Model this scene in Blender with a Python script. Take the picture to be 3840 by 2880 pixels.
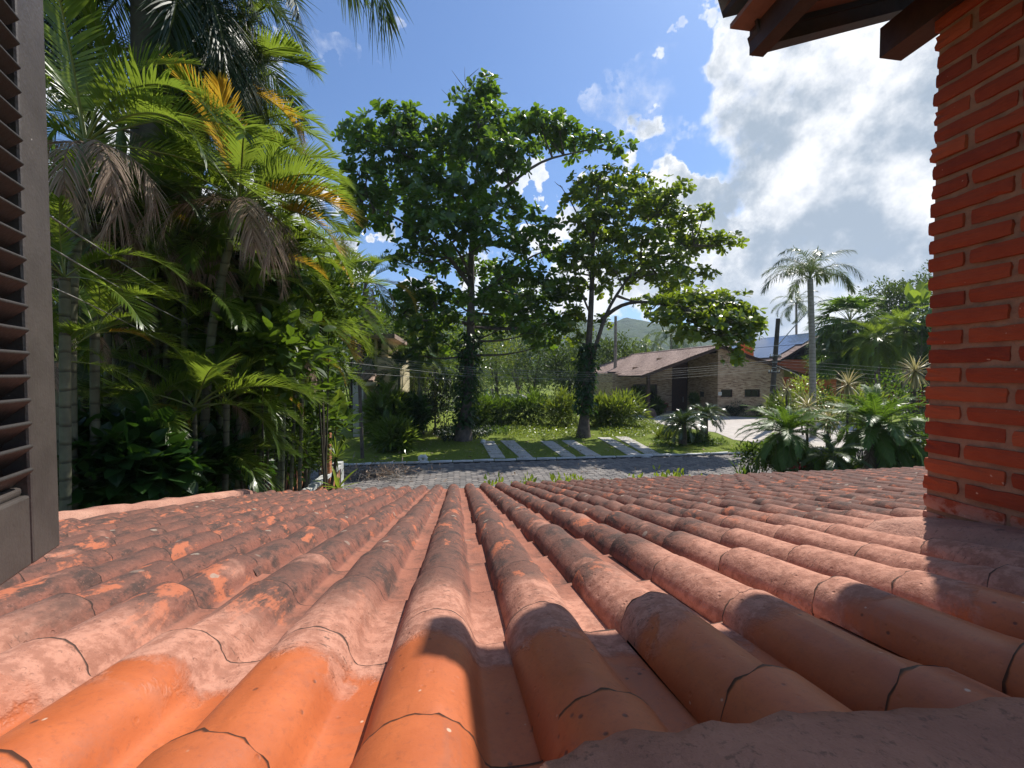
import bpy, math, random
import numpy as np
from math import radians as R, sin, cos, tan, pi
random.seed(7); rng = np.random.default_rng(7)
for o in list(bpy.data.objects): bpy.data.objects.remove(o)
scene = bpy.context.scene; col = scene.collection

# ------------------------------------------------------------------ camera
H = 4.2; F = 1500.0; CX, CY = 1920.0, 1440.0
YAW = math.atan((CX - 1712) / F); PITCH = math.atan((1400 - CY) / F)
cam = bpy.data.cameras.new('camera'); cam.sensor_width = 36; cam.lens = 36 * F / 3840
cam.clip_start = 0.02; cam.clip_end = 6000
camo = bpy.data.objects.new('camera', cam); col.objects.link(camo)
camo.location = (0, 0, H); camo.rotation_euler = (pi / 2 + PITCH, 0, -YAW)
scene.camera = camo

# ------------------------------------------------------------------ light
SUN_AZ, SUN_EL = R(53), R(55)
sun_dir = np.array([sin(SUN_AZ) * cos(SUN_EL), cos(SUN_AZ) * cos(SUN_EL), sin(SUN_EL)])
sl = bpy.data.lights.new('sun', 'SUN'); sl.energy = 5.0; sl.angle = R(0.5); sl.color = (1.0, 0.95, 0.87)
so = bpy.data.objects.new('sun', sl); col.objects.link(so); so.location = (40, 30, 60)
so.rotation_euler = (pi / 2 - SUN_EL, 0, -SUN_AZ + pi)
SKY_STRENGTH = 0.12
scene.view_settings.view_transform = 'Standard'; scene.view_settings.look = 'None'
scene.view_settings.exposure = 0.36; scene.view_settings.gamma = 1; scene.view_settings.use_curve_mapping = False
scene.cycles.max_bounces = 8; scene.cycles.transparent_max_bounces = 8
scene.cycles.volume_bounces = 0
scene.cycles.use_denoising = True

# ------------------------------------------------------------------ node helper
class NT:
    def __init__(s, tree): s.t = tree; s.t.nodes.clear()
    def n(s, typ, **kw):
        nd = s.t.nodes.new(typ); ins = kw.pop('ins', {})
        for k, v in kw.items(): setattr(nd, k, v)
        for k, v in ins.items(): s.put(nd.inputs[k], v)
        return nd
    def put(s, sock, v):
        if isinstance(v, bpy.types.NodeSocket): s.t.links.new(v, sock)
        elif isinstance(v, bpy.types.Node): s.t.links.new(v.outputs[0], sock)
        else:
            if hasattr(sock, 'default_value') and hasattr(sock.default_value, '__len__') and not isinstance(v, str):
                L = len(sock.default_value)
                if not hasattr(v, '__len__'): v = (v,) * L
                v = tuple(v) + ((1.0,) if L == 4 and len(v) == 3 else ())
            sock.default_value = v
    def math(s, op, a, b=0.0, c=0.0, clamp=False):
        m = s.n('ShaderNodeMath', operation=op, use_clamp=clamp); s.put(m.inputs[0], a); s.put(m.inputs[1], b)
        s.put(m.inputs[2], c); return m.outputs[0]
    def vmath(s, op, a, b=(0, 0, 0)):
        m = s.n('ShaderNodeVectorMath', operation=op); s.put(m.inputs[0], a)
        if op == 'SCALE': s.put(m.inputs['Scale'], b)
        else: s.put(m.inputs[1], b)
        return m.outputs[1] if op in ('DOT_PRODUCT', 'LENGTH', 'DISTANCE') else m.outputs[0]
    def mix(s, fac, a, b, mode='MIX'):
        m = s.n('ShaderNodeMix', data_type='RGBA', blend_type=mode)
        s.put(m.inputs[0], fac); s.put(m.inputs[6], a); s.put(m.inputs[7], b); return m.outputs[2]
    def noise(s, vec, scale, detail=4, rough=0.55, dist=0.0):
        m = s.n('ShaderNodeTexNoise', ins={'Scale': scale, 'Detail': detail, 'Roughness': rough, 'Distortion': dist})
        if vec is not None: s.put(m.inputs['Vector'], vec)
        return m.outputs[0]
    def ramp(s, fac, stops, interp='LINEAR'):
        m = s.n('ShaderNodeValToRGB'); s.put(m.inputs[0], fac); cr = m.color_ramp; cr.interpolation = interp
        while len(cr.elements) > 1: cr.elements.remove(cr.elements[-1])
        for i, (p, c) in enumerate(stops):
            e = cr.elements[0] if i == 0 else cr.elements.new(p)
            e.position = p; e.color = tuple(c) + (1,) if len(c) == 3 else c
        return m.outputs[0]
    def step(s, v, lo, hi):
        m = s.n('ShaderNodeMapRange', interpolation_type='SMOOTHSTEP', clamp=True)
        s.put(m.inputs[0], v); s.put(m.inputs[1], lo); s.put(m.inputs[2], hi); return m.outputs[0]
    def bump(s, h, strength, dist=0.02):
        return s.n('ShaderNodeBump', ins={'Strength': strength, 'Distance': dist, 'Height': h}).outputs[0]

# ------------------------------------------------------------------ world: Nishita sky with clouds
def srcdir(u, v):
    c = np.array([(u - 1106) / 864.0, 1.0, -(v - 829.5) / 864.0])
    cp, sp = cos(PITCH), sin(PITCH); c = np.array([c[0], c[1] * cp - c[2] * sp, c[1] * sp + c[2] * cp])
    cy, sy = cos(YAW), sin(YAW); return np.array([c[0] * cy + c[1] * sy, -c[0] * sy + c[1] * cy, c[2]])
w = bpy.data.worlds.new('World'); scene.world = w; w.use_nodes = True
g = NT(w.node_tree)
tc = g.n('ShaderNodeTexCoord'); d = g.vmath('NORMALIZE', tc.outputs['Generated'])
sky = g.n('ShaderNodeTexSky', sky_type='NISHITA', sun_disc=False, sun_elevation=SUN_EL, sun_rotation=SUN_AZ,
          air_density=1.0, dust_density=0.6, ozone_density=1.6, altitude=10)
sep = g.n('ShaderNodeSeparateXYZ', ins={0: d})
zz = g.math('MAXIMUM', g.math('ADD', sep.outputs[2], 0.16), 0.05)
pv = g.n('ShaderNodeCombineXYZ', ins={0: g.math('DIVIDE', sep.outputs[0], zz), 1: g.math('DIVIDE', sep.outputs[1], zz), 2: 0.0}).outputs[0]
warp = g.n('ShaderNodeTexNoise', ins={'Vector': d, 'Scale': 9.0, 'Detail': 6.0}).outputs['Color']
dw = g.vmath('ADD', d, g.vmath('SCALE', g.vmath('SUBTRACT', warp, (0.5, 0.5, 0.5)), 0.085))
blobs = [  # (u, v, inner deg, outer deg, weight): where the cloud banks stand in the sky
    (1830, 180, 8, 16, 1.0), (1980, 420, 10, 20, 1.0), (1750, 420, 7, 15, 1.0), (1640, 240, 3, 6.5, .9), (1700, 560, 7, 13, 1.0), (1900, 620, 9, 18, 1.0),
    (1520, 430, 3, 7, 1.0), (1560, 520, 5, 10, 1.0), (1400, 470, 2, 8, .9), (1300, 620, 4, 10, .9), (1350, 560, 4, 9, .95), (1240, 530, 2, 7, .8), (1180, 440, 1, 4, .7),
    (1620, 30, 1.5, 5, .7), (1740, 30, 4, 9, 1.0), (1440, 235, 0.4, 5.5, .40), (800, 585, 2, 5.5, 1.0), (860, 620, 2, 5, .95), (730, 610, 3, 7, .95), (560, 560, 4, 9, .9),
    (270, 350, 3, 8, .9), (440, 560, 4, 10, .85), (722, 95, 0.4, 3.4, .36), (640, 560, 3, 7, .9), (350, 480, 3, 9, .8), (2300, 500, 14, 24, 1.0), (2250, 100, 8, 22, 1.0), (1080, 700, 4, 10, .8)]
acc = None
for (u, v, a, b, wt) in blobs:
    dv = srcdir(u, v); dv = dv / np.linalg.norm(dv)
    dt = g.vmath('DOT_PRODUCT', dw, tuple(dv))
    f = g.math('MULTIPLY', g.step(dt, cos(R(b)), cos(R(a))), wt)
    acc = f if acc is None else g.math('MAXIMUM', acc, f)
# elsewhere on the dome broken clouds of the same kind carry on
gen = g.step(g.noise(d, 2.2, 3, 0.5), 0.52, 0.68)
back = g.step(g.vmath('DOT_PRODUCT', d, tuple(np.array([sin(YAW), cos(YAW), 0]))), 0.25, -0.15)
acc = g.math('MAXIMUM', acc, g.math('MULTIPLY', gen, back))
fine = g.noise(d, 8.0, 10, 0.60); fine2 = g.noise(d, 26.0, 8, 0.65)
nz = g.math('ADD', g.math('MULTIPLY', g.math('SUBTRACT', fine, 0.5), 1.05), g.math('MULTIPLY', g.math('SUBTRACT', fine2, 0.5), 0.55))
dens = g.math('ADD', acc, nz)
alpha = g.step(dens, 0.30, 0.95)
core = g.step(g.math('ADD', acc, g.math('MULTIPLY', g.math('SUBTRACT', g.noise(d, 6.0, 10, 0.60), 0.5), 3.8)), 0.58, 1.45)
ccol = g.mix(core, (7.6, 7.6, 7.7, 1), (2.7, 3.25, 3.95, 1))
skyc = g.vmath('MULTIPLY', sky.outputs[0], (0.62, 0.80, 1.02))
colr = g.mix(alpha, skyc, ccol)
bg = g.n('ShaderNodeBackground', ins={'Color': colr, 'Strength': SKY_STRENGTH})
g.n('ShaderNodeOutputWorld', ins={0: bg.outputs[0]})

# ------------------------------------------------------------------ geometry helpers
def at(u, v, Y):                      # a sight line met at world distance Y (where the thing stands)
    r = srcdir(u, v); return np.array([0, 0, H]) + r * (Y / r[1])
def gat(u, v, z=0.0):
    r = srcdir(u, v); return np.array([0, 0, H]) + r * ((z - H) / r[2])
def mesh(name, V, Fs, mats=(), smooth=False, mi=None):
    V = np.asarray(V, dtype=np.float32).reshape(-1, 3)
    if isinstance(Fs, np.ndarray): Fs = [Fs]
    loops, tot = [], []
    if len(Fs) and isinstance(Fs[0], np.ndarray) and Fs[0].ndim == 2:
        for f in Fs: loops.append(f.reshape(-1)); tot.append(np.full(len(f), f.shape[1]))
        loops = np.concatenate(loops); tot = np.concatenate(tot)
    else:
        loops = np.concatenate([np.asarray(f) for f in Fs]); tot = np.array([len(f) for f in Fs])
    me = bpy.data.meshes.new(name)
    me.vertices.add(len(V)); me.vertices.foreach_set('co', V.ravel())
    me.loops.add(len(loops)); me.loops.foreach_set('vertex_index', loops.astype(np.int32))
    me.polygons.add(len(tot)); st = np.concatenate([[0], np.cumsum(tot)[:-1]])
    me.polygons.foreach_set('loop_start', st.astype(np.int32)); me.polygons.foreach_set('loop_total', tot.astype(np.int32))
    for m in (mats if isinstance(mats, (list, tuple)) else [mats]): me.materials.append(m)
    if mi is not None: me.polygons.foreach_set('material_index', np.asarray(mi, dtype=np.int32))
    me.polygons.foreach_set('use_smooth', np.full(len(tot), bool(smooth)))
    me.update(calc_edges=True); return me
def link(name, data, parent=None, loc=None, rot=None, sc=None):
    o = bpy.data.objects.new(name, data); col.objects.link(o)
    if parent is not None: o.parent = parent
    if loc is not None: o.location = tuple(float(x) for x in loc)
    if rot is not None: o.rotation_euler = rot
    if sc is not None: o.scale = (sc,) * 3 if not hasattr(sc, '__len__') else sc
    return o
def tag(o, label=None, cat=None, group=None, kind=None):
    if label: o['label'] = label
    if cat: o['category'] = cat
    if group: o['group'] = group
    if kind: o['kind'] = kind
    return o
def thing(name, label, cat, loc=(0, 0, 0), group=None, rz=0):
    o = bpy.data.objects.new(name, None); col.objects.link(o); o.location = tuple(float(x) for x in loc); o.rotation_euler.z = rz
    o.empty_display_size = 0.1
    return tag(o, label, cat, group)
class MB:
    def __init__(s): s.V = []; s.F = {}; s.n = 0; s.mi = {}
    def add(s, V, F, mi=0):
        V = np.asarray(V, float).reshape(-1, 3); F = np.asarray(F, int)
        s.V.append(V); k = F.shape[1]; s.F.setdefault(k, []).append(F + s.n); s.mi.setdefault(k, []).append(np.full(len(F), mi)); s.n += len(V); return s
    def box(s, lo, hi, mi=0):
        x0, y0, z0 = lo; x1, y1, z1 = hi
        V = [(x0, y0, z0), (x1, y0, z0), (x1, y1, z0), (x0, y1, z0), (x0, y0, z1), (x1, y0, z1), (x1, y1, z1), (x0, y1, z1)]
        return s.add(V, [(0, 3, 2, 1), (4, 5, 6, 7), (0, 1, 5, 4), (1, 2, 6, 5), (2, 3, 7, 6), (3, 0, 4, 7)], mi)
    def obox(s, c, ax, ay, az, hx, hy, hz, mi=0):
        c = np.array(c, float); ax, ay, az = (np.array(a, float) / np.linalg.norm(a) for a in (ax, ay, az))
        V = [c + sx * hx * ax + sy * hy * ay + sz * hz * az for sz in (-1, 1) for sx, sy in ((-1, -1), (1, -1), (1, 1), (-1, 1))]
        return s.add(V, [(0, 3, 2, 1), (4, 5, 6, 7), (0, 1, 5, 4), (1, 2, 6, 5), (2, 3, 7, 6), (3, 0, 4, 7)], mi)
    def beam(s, p, q, w, h, mi=0, up=(0, 0, 1)):
        p = np.array(p, float); q = np.array(q, float); ax = q - p; L = np.linalg.norm(ax); ax /= L
        ay = np.cross(up, ax); ay /= np.linalg.norm(ay); az = np.cross(ax, ay)
        return s.obox((p + q) / 2, ax, ay, az, L / 2, w / 2, h / 2, mi)
    def tube(s, pts, rad, sides=8, mi=0, cap=True):
        V, F = tube(pts, rad, sides); s.add(V, F, mi)
        return s
    def build(s, name, mats, smooth=False):
        Fs = [np.concatenate(v) for v in s.F.values()]; mi = np.concatenate([np.concatenate(v) for v in s.mi.values()])
        return mesh(name, np.concatenate(s.V), Fs, mats, smooth, mi)
    def obj(s, name, mats, parent=None, smooth=False, **kw):
        return link(name, s.build(name, mats, smooth), parent, **kw)
def tube(pts, rad, sides=8):
    P = np.asarray(pts, float); n = len(P); rad = np.broadcast_to(np.asarray(rad, float), (n,))
    T = np.gradient(P, axis=0); T /= np.linalg.norm(T, axis=1)[:, None] + 1e-12
    ref = np.array([1.0, 0, 0]) if abs(T[0][0]) < 0.9 else np.array([0, 1.0, 0])
    A = []; a = ref - T[0] * ref.dot(T[0])
    for i in range(n):
        a = a - T[i] * a.dot(T[i]); a = a / np.linalg.norm(a); A.append(a)
    A = np.array(A); B = np.cross(T, A); th = np.arange(sides) * 2 * pi / sides
    V = P[:, None] + rad[:, None, None] * (np.cos(th)[None, :, None] * A[:, None] + np.sin(th)[None, :, None] * B[:, None])
    i = np.arange(n - 1)[:, None] * sides; j = np.arange(sides)[None]; k = (j + 1) % sides
    Fq = np.stack([i + j, i + k, i + sides + k, i + sides + j], -1).reshape(-1, 4)
    return V.reshape(-1, 3), Fq
def spline(pts, n):
    P = np.asarray(pts, float); t = np.concatenate([[0], np.cumsum(np.linalg.norm(np.diff(P, axis=0), axis=1))]); x = np.linspace(0, t[-1], n)
    Q = np.stack([np.interp(x, t, P[:, k]) for k in range(P.shape[1])], 1)
    for _ in range(2): Q[1:-1] = (Q[:-2] + 2 * Q[1:-1] + Q[2:]) / 4
    return Q
def scatter(tV, tF, P, X, Z, S):
    """copies of a leaf template: X = the way it points, Z = its upper side, S = its size"""
    X = X / (np.linalg.norm(X, axis=1)[:, None] + 1e-9); Y = np.cross(Z, X); Y /= np.linalg.norm(Y, axis=1)[:, None] + 1e-9; Z = np.cross(X, Y)
    M = np.stack([X, Y, Z], 1) * np.asarray(S).reshape(-1, 1, 1)
    V = np.einsum('vk,nkj->nvj', tV, M) + P[:, None]
    Fq = tF[None] + (np.arange(len(P)) * len(tV))[:, None, None]
    return V.reshape(-1, 3), Fq.reshape(-1, tF.shape[1])
def leaf_tpl(L, W, prof=((0, .06), (.35, .8), (.65, 1.), (1, .05)), fold=0.0, droop=0.0):
    V = []; F = []
    for i, (t, wd) in enumerate(prof):
        h = W * wd / 2; z = -droop * t * t
        if fold: V += [(t * L, -h, z + fold * h), (t * L, 0, z), (t * L, h, z + fold * h)]
        else: V += [(t * L, -h, z), (t * L, h, z)]
    k = 3 if fold else 2
    for i in range(len(prof) - 1):
        for c in range(k - 1): a = i * k + c; F.append((a, a + k, a + k + 1, a + 1))
    return np.array(V, float), np.array(F, int)
def unit(n):
    v = rng.normal(size=(n, 3)); return v / np.linalg.norm(v, axis=1)[:, None]
# ------------------------------------------------------------------ materials
def material(name):
    m = bpy.data.materials.new(name); m.use_nodes = True; g = NT(m.node_tree)
    out = g.n('ShaderNodeOutputMaterial'); return m, g, out
def pbsdf(g, out, colr, rough=0.6, normal=None, spec=0.4, **kw):
    b = g.n('ShaderNodeBsdfPrincipled', ins={'Base Color': colr, 'Roughness': rough, 'Specular IOR Level': spec})
    for k, v in kw.items(): g.put(b.inputs[k.replace('_', ' ')], v)
    if normal is not None: g.put(b.inputs['Normal'], normal)
    g.put(out.inputs[0], b); return b
def plain(name, c1, c2=None, scale=6.0, rough=0.6, bump=0.0, bscale=None, spec=0.4, bdist=0.01, coord='Object', **kw):
    m, g, out = material(name); tc = g.n('ShaderNodeTexCoord').outputs[coord]
    c2 = c2 or tuple(x * 0.7 for x in c1)
    f = g.noise(tc, scale, 6, 0.6)
    colr = g.ramp(f, [(0.3, c2), (0.7, c1)])
    nrm = g.bump(g.noise(tc, bscale or scale * 6, 6, 0.65), bump, bdist) if bump else None
    pbsdf(g, out, colr, rough, nrm, spec, **kw); return m
def leafmat(name, cols, trans=0.35, tcol=(0.32, 0.45, 0.03), rough=0.36, spec=0.5, nscale=0.9):
    """thin leaf: glossy cuticle over pigment, light coming through from behind; tint differs from leaf to leaf"""
    m, g, out = material(name)
    isl = g.n('ShaderNodeNewGeometry').outputs['Random Per Island']
    pos = g.n('ShaderNodeNewGeometry').outputs['Position']
    rnd = g.math('FRACT', g.math('ADD', isl, g.math('MULTIPLY', g.n('ShaderNodeObjectInfo').outputs['Random'], 0.6)))
    f = g.math('ADD', g.math('MULTIPLY', rnd, 0.65), g.math('MULTIPLY', g.noise(pos, nscale, 3), 0.35))
    k = len(cols); colr = g.ramp(f, [(0.12 + 0.76 * i / (k - 1), c) for i, c in enumerate(cols)])
    b = g.n('ShaderNodeBsdfPrincipled', ins={'Base Color': colr, 'Roughness': rough, 'Specular IOR Level': spec})
    t = g.n('ShaderNodeBsdfTranslucent', ins={'Color': g.mix(0.55, colr, tcol)})
    mx = g.n('ShaderNodeMixShader', ins={0: trans, 1: b, 2: t}); g.put(out.inputs[0], mx); return m
MAT = {}
G1 = (0.035, 0.075, 0.012); G2 = (0.06, 0.12, 0.016); G3 = (0.09, 0.16, 0.02)
MAT['almond'] = leafmat('almond_leaf', [(0.018, 0.048, 0.008), (0.032, 0.080, 0.010), (0.062, 0.12, 0.012), (0.10, 0.13, 0.014)], 0.42, (0.30, 0.50, 0.02), 0.33)
MAT['almond_light'] = leafmat('almond_leaf_light', [(0.03, 0.065, 0.008), (0.055, 0.105, 0.010), (0.095, 0.14, 0.014), (0.15, 0.14, 0.016)], 0.46, (0.42, 0.55, 0.02), 0.33)
MAT['palm'] = leafmat('palm_leaf', [(0.032, 0.068, 0.012), (0.062, 0.116, 0.016), (0.112, 0.16, 0.022)], 0.47, (0.42, 0.55, 0.05), 0.28)
MAT['palm_yellow'] = leafmat('palm_leaf_yellow', [(0.42, 0.27, 0.03), (0.50, 0.28, 0.03), (0.34, 0.27, 0.03)], 0.45, (0.75, 0.48, 0.04), 0.4)
MAT['palm_lime'] = leafmat('palm_leaf_lime', [(0.052, 0.108, 0.014), (0.095, 0.158, 0.018), (0.165, 0.205, 0.026)], 0.46, (0.46, 0.60, 0.05), 0.28)
MAT['palm_dead'] = leafmat('palm_leaf_dead', [(0.17, 0.115, 0.08), (0.30, 0.215, 0.16), (0.46, 0.36, 0.28)], 0.28, (0.35, 0.25, 0.15), 0.7, 0.2)
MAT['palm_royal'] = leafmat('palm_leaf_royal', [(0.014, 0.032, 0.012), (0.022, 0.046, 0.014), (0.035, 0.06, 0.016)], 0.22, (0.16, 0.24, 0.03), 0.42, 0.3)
MAT['palm_grey'] = leafmat('palm_leaf_grey', [(0.045, 0.075, 0.03), (0.065, 0.10, 0.038), (0.09, 0.13, 0.045)], 0.3, (0.22, 0.30, 0.06), 0.35)
MAT['phoenix'] = leafmat('pygmy_palm_leaf', [(0.05, 0.10, 0.018), (0.085, 0.155, 0.026), (0.12, 0.20, 0.03)], 0.38, (0.30, 0.48, 0.03), 0.42, 0.38)
MAT['cycad'] = leafmat('cycad_leaf', [(0.03, 0.055, 0.02), (0.045, 0.075, 0.025), (0.06, 0.09, 0.03)], 0.15, (0.18, 0.28, 0.04), 0.25, 0.65)
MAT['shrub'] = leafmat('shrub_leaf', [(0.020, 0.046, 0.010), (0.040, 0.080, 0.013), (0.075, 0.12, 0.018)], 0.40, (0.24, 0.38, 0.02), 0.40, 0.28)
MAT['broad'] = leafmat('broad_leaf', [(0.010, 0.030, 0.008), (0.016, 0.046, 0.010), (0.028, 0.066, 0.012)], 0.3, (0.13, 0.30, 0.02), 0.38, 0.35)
MAT['lime'] = leafmat('lime_leaf', [(0.12, 0.20, 0.02), (0.2, 0.28, 0.025), (0.28, 0.33, 0.03)], 0.42, (0.48, 0.56, 0.05), 0.35)
MAT['yellowgreen'] = leafmat('yellow_green_leaf', [(0.05, 0.10, 0.010), (0.11, 0.165, 0.014), (0.22, 0.24, 0.02)], 0.4, (0.40, 0.48, 0.04), 0.34)
MAT['cream'] = leafmat('cream_leaf', [(0.42, 0.33, 0.15), (0.34, 0.30, 0.13), (0.22, 0.24, 0.08)], 0.3, (0.6, 0.5, 0.2), 0.4)
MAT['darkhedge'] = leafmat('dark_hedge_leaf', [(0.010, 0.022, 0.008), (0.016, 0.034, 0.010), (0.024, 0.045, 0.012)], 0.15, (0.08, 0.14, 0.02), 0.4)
MAT['far'] = leafmat('far_leaf', [(0.02, 0.04, 0.010), (0.036, 0.065, 0.013), (0.065, 0.10, 0.018)], 0.3, (0.22, 0.32, 0.03), 0.5, 0.2, 0.35)
MAT['red'] = plain('red_flower', (0.5, 0.03, 0.03), rough=0.5)
MAT['bark'] = plain('bark', (0.16, 0.125, 0.10), (0.045, 0.034, 0.027), 3.0, 0.85, 0.8, 14, bdist=0.04)
MAT['bark_grey'] = plain('grey_bark', (0.30, 0.27, 0.23), (0.13, 0.11, 0.09), 4.0, 0.85, 0.6, 18, bdist=0.02)
def ringed(name, c1, c2, pitch):
    m, g, out = material(name); o = g.n('ShaderNodeTexCoord').outputs['Object']
    z = g.n('ShaderNodeSeparateXYZ', ins={0: o}).outputs[2]
    f = g.math('FRACT', g.math('ADD', g.math('MULTIPLY', z, 1 / pitch), g.math('MULTIPLY', g.noise(o, 3, 2), 0.5)))
    ring = g.step(f, 0.0, 0.22)
    base = g.ramp(g.noise(o, 5, 6, 0.65), [(0.32, c2), (0.66, c1)])
    colr = g.mix(ring, tuple(x * 0.72 for x in c2), base)
    pbsdf(g, out, colr, 0.8, g.bump(g.math('ADD', ring, g.math('MULTIPLY', g.noise(o, 30, 4), 0.4)), 0.6, 0.015)); return m
MAT['palm_trunk'] = ringed('palm_trunk', (0.27, 0.25, 0.19), (0.13, 0.115, 0.08), 0.14)
MAT['palm_trunk_grey'] = ringed('grey_palm_trunk', (0.36, 0.33, 0.29), (0.22, 0.19, 0.16), 0.22)
MAT['areca_stem'] = ringed('areca_stem', (0.15, 0.15, 0.085), (0.085, 0.08, 0.05), 0.17)
MAT['crownshaft'] = plain('crownshaft', (0.16, 0.22, 0.07), (0.10, 0.14, 0.05), 3, 0.45)
MAT['royal_trunk'] = plain('royal_trunk', (0.17, 0.15, 0.13), (0.07, 0.06, 0.05), 2.2, 0.8, 0.4, 10)
MAT['rachis'] = plain('rachis', (0.20, 0.23, 0.05), (0.12, 0.15, 0.03), 3, 0.5)
MAT['rachis_dead'] = plain('dead_rachis', (0.22, 0.14, 0.09), (0.14, 0.09, 0.06), 3, 0.7)
MAT['stem'] = plain('stem', (0.09, 0.07, 0.045), (0.04, 0.035, 0.02), 5, 0.8)

def tile_material():
    """fired clay: clean orange where the tiles were renewed at the wall, mortar smeared over the joints, then lichen and soot further down"""
    m, g, out = material('clay_tile'); geo = g.n('ShaderNodeNewGeometry'); P = geo.outputs['Position']
    sx = g.n('ShaderNodeSeparateXYZ', ins={0: P}); X, Yc = sx.outputs[0], sx.outputs[1]
    isl = g.math('FRACT', g.math('ADD', geo.outputs['Random Per Island'], g.n('ShaderNodeObjectInfo').outputs['Random']))
    off = g.n('ShaderNodeCombineXYZ', ins={0: g.math('MULTIPLY', isl, 7.0), 1: g.math('MULTIPLY', isl, 3.0), 2: 0.0}).outputs[0]
    q = g.vmath('ADD', P, off)
    n1 = g.noise(P, 2.2, 6, 0.6); n2 = g.noise(q, 9, 8, 0.68, 0.3); n3 = g.noise(q, 34, 6, 0.7); n4 = g.noise(P, 5, 6, 0.62, 0.4)
    streak = g.noise(g.vmath('MULTIPLY', q, (40, 9, 40)), 1.0, 4, 0.6)
    clean = g.mix(g.step(n2, 0.3, 0.75), (0.40, 0.100, 0.032, 1), (0.52, 0.140, 0.046, 1))
    clean = g.mix(g.math('MULTIPLY', isl, 0.25), clean, (0.42, 0.135, 0.065, 1))
    speck = g.step(g.n('ShaderNodeTexVoronoi', ins={'Vector': P, 'Scale': 38.0}).outputs[0], 0.17, 0.08)
    clean = g.mix(g.math('MULTIPLY', g.step(g.noise(P, 120, 5, 0.75), 0.5, 0.68), 0.35), clean, (0.24, 0.075, 0.04, 1))
    clean = g.mix(g.math('MULTIPLY', g.step(g.noise(q, 6, 7, 0.7, 0.8), 0.54, 0.66), 0.4), clean, (0.30, 0.115, 0.07, 1))
    clean = g.mix(g.math('MULTIPLY', g.math('MULTIPLY', speck, 0.85), g.step(g.noise(P, 11, 3), 0.47, 0.56)), clean, (0.10, 0.04, 0.028, 1))
    pale = g.step(g.n('ShaderNodeTexVoronoi', ins={'Vector': g.vmath('ADD', P, (3.1, 1.7, 0.4)), 'Scale': 21.0}).outputs[0], 0.075, 0.04)
    clean = g.mix(g.math('MULTIPLY', pale, 0.8), clean, (0.62, 0.45, 0.33, 1))
    mort = g.mix(g.step(n3, 0.40, 0.60), (0.34, 0.148, 0.098, 1), (0.49, 0.235, 0.162, 1))
    mort = g.mix(g.math('MULTIPLY', g.step(n2, 0.54, 0.68), 0.5), mort, (0.27, 0.14, 0.10, 1))
    dash = g.step(g.noise(g.vmath('MULTIPLY', P, (42, 150, 42)), 1.0, 3, 0.6, 0.6), 0.60, 0.66)
    mort = g.mix(g.math('MULTIPLY', g.math('MULTIPLY', dash, 0.8), g.step(g.noise(P, 7, 4), 0.44, 0.6)), mort, (0.10, 0.06, 0.045, 1))
    mort = g.mix(g.math('MULTIPLY', g.step(g.noise(P, 130, 4, 0.7), 0.60, 0.68), 0.6), mort, (0.16, 0.085, 0.062, 1))
    aged = g.mix(g.step(n2, 0.41, 0.57), (0.070, 0.042, 0.034, 1), (0.225, 0.086, 0.058, 1))
    aged = g.mix(g.math('MULTIPLY', g.step(streak, 0.42, 0.66), 0.55), aged, (0.26, 0.105, 0.072, 1))
    aged = g.mix(g.math('MULTIPLY', g.step(n3, 0.5, 0.72), 0.4), aged, (0.05, 0.032, 0.027, 1))
    crest = g.n('ShaderNodeAttribute', attribute_name='crest').outputs['Fac']
    hf = g.noise(q, 95, 6, 0.78)
    aged = g.mix(g.math('MULTIPLY', g.step(hf, 0.54, 0.62), 0.5), aged, (0.05, 0.033, 0.028, 1))
    aged = g.mix(g.math('MULTIPLY', g.step(hf, 0.44, 0.36), 0.42), aged, (0.36, 0.17, 0.125, 1))
    sooty = g.math('MULTIPLY', g.step(g.math('ADD', crest, g.math('MULTIPLY', g.math('SUBTRACT', n2, 0.5), 1.6)), 0.62, 1.05), 0.55)
    aged = g.mix(sooty, aged, (0.072, 0.046, 0.037, 1))
    flank = g.math('MULTIPLY', g.step(g.math('SUBTRACT', 1.0, crest), 0.25, 0.8), g.step(n2, 0.3, 0.7))
    aged = g.mix(g.math('MULTIPLY', flank, 0.6), aged, (0.225, 0.088, 0.062, 1))
    n5 = g.noise(g.vmath('MULTIPLY', q, (16, 7, 16)), 1.0, 7, 0.66, 0.4)
    flake = g.math('MULTIPLY', g.step(g.math('ADD', g.math('ADD', g.math('MULTIPLY', n5, .75), g.math('MULTIPLY', n4, .25)), g.math('MULTIPLY', n3, 0.22)), 0.650, 0.715), g.step(isl, 0.1, 0.5))
    aged = g.mix(g.math('MULTIPLY', flake, .9), aged, (0.44, 0.135, 0.066, 1))
    vor = g.n('ShaderNodeTexVoronoi', ins={'Vector': g.vmath('ADD', P, g.vmath('SCALE', g.n('ShaderNodeTexNoise', ins={'Vector': P, 'Scale': 30.0}).outputs['Color'], 0.02)), 'Scale': 13.0, 'Randomness': 1.0})
    lich = g.math('MULTIPLY', g.step(vor.outputs[0], 0.20, 0.15), g.step(g.n('ShaderNodeSeparateColor', ins={0: vor.outputs[1]}).outputs[0], 0.70, 0.76))
    aged = g.mix(g.math('MULTIPLY', lich, 0.75), aged, (0.33, 0.27, 0.21, 1))
    # how far down the slope the repair mortar reaches; it is wider beside the brick pier
    side = g.step(X, 0.05, 1.35)
    reach = g.math('ADD', 0.86, g.math('MULTIPLY', side, 0.62))
    yn = g.math('ADD', Yc, g.math('MULTIPLY', g.math('SUBTRACT', n4, 0.5), 0.40))
    isaged = g.step(yn, g.math('SUBTRACT', reach, 0.10), g.math('ADD', reach, 0.16))
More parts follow.
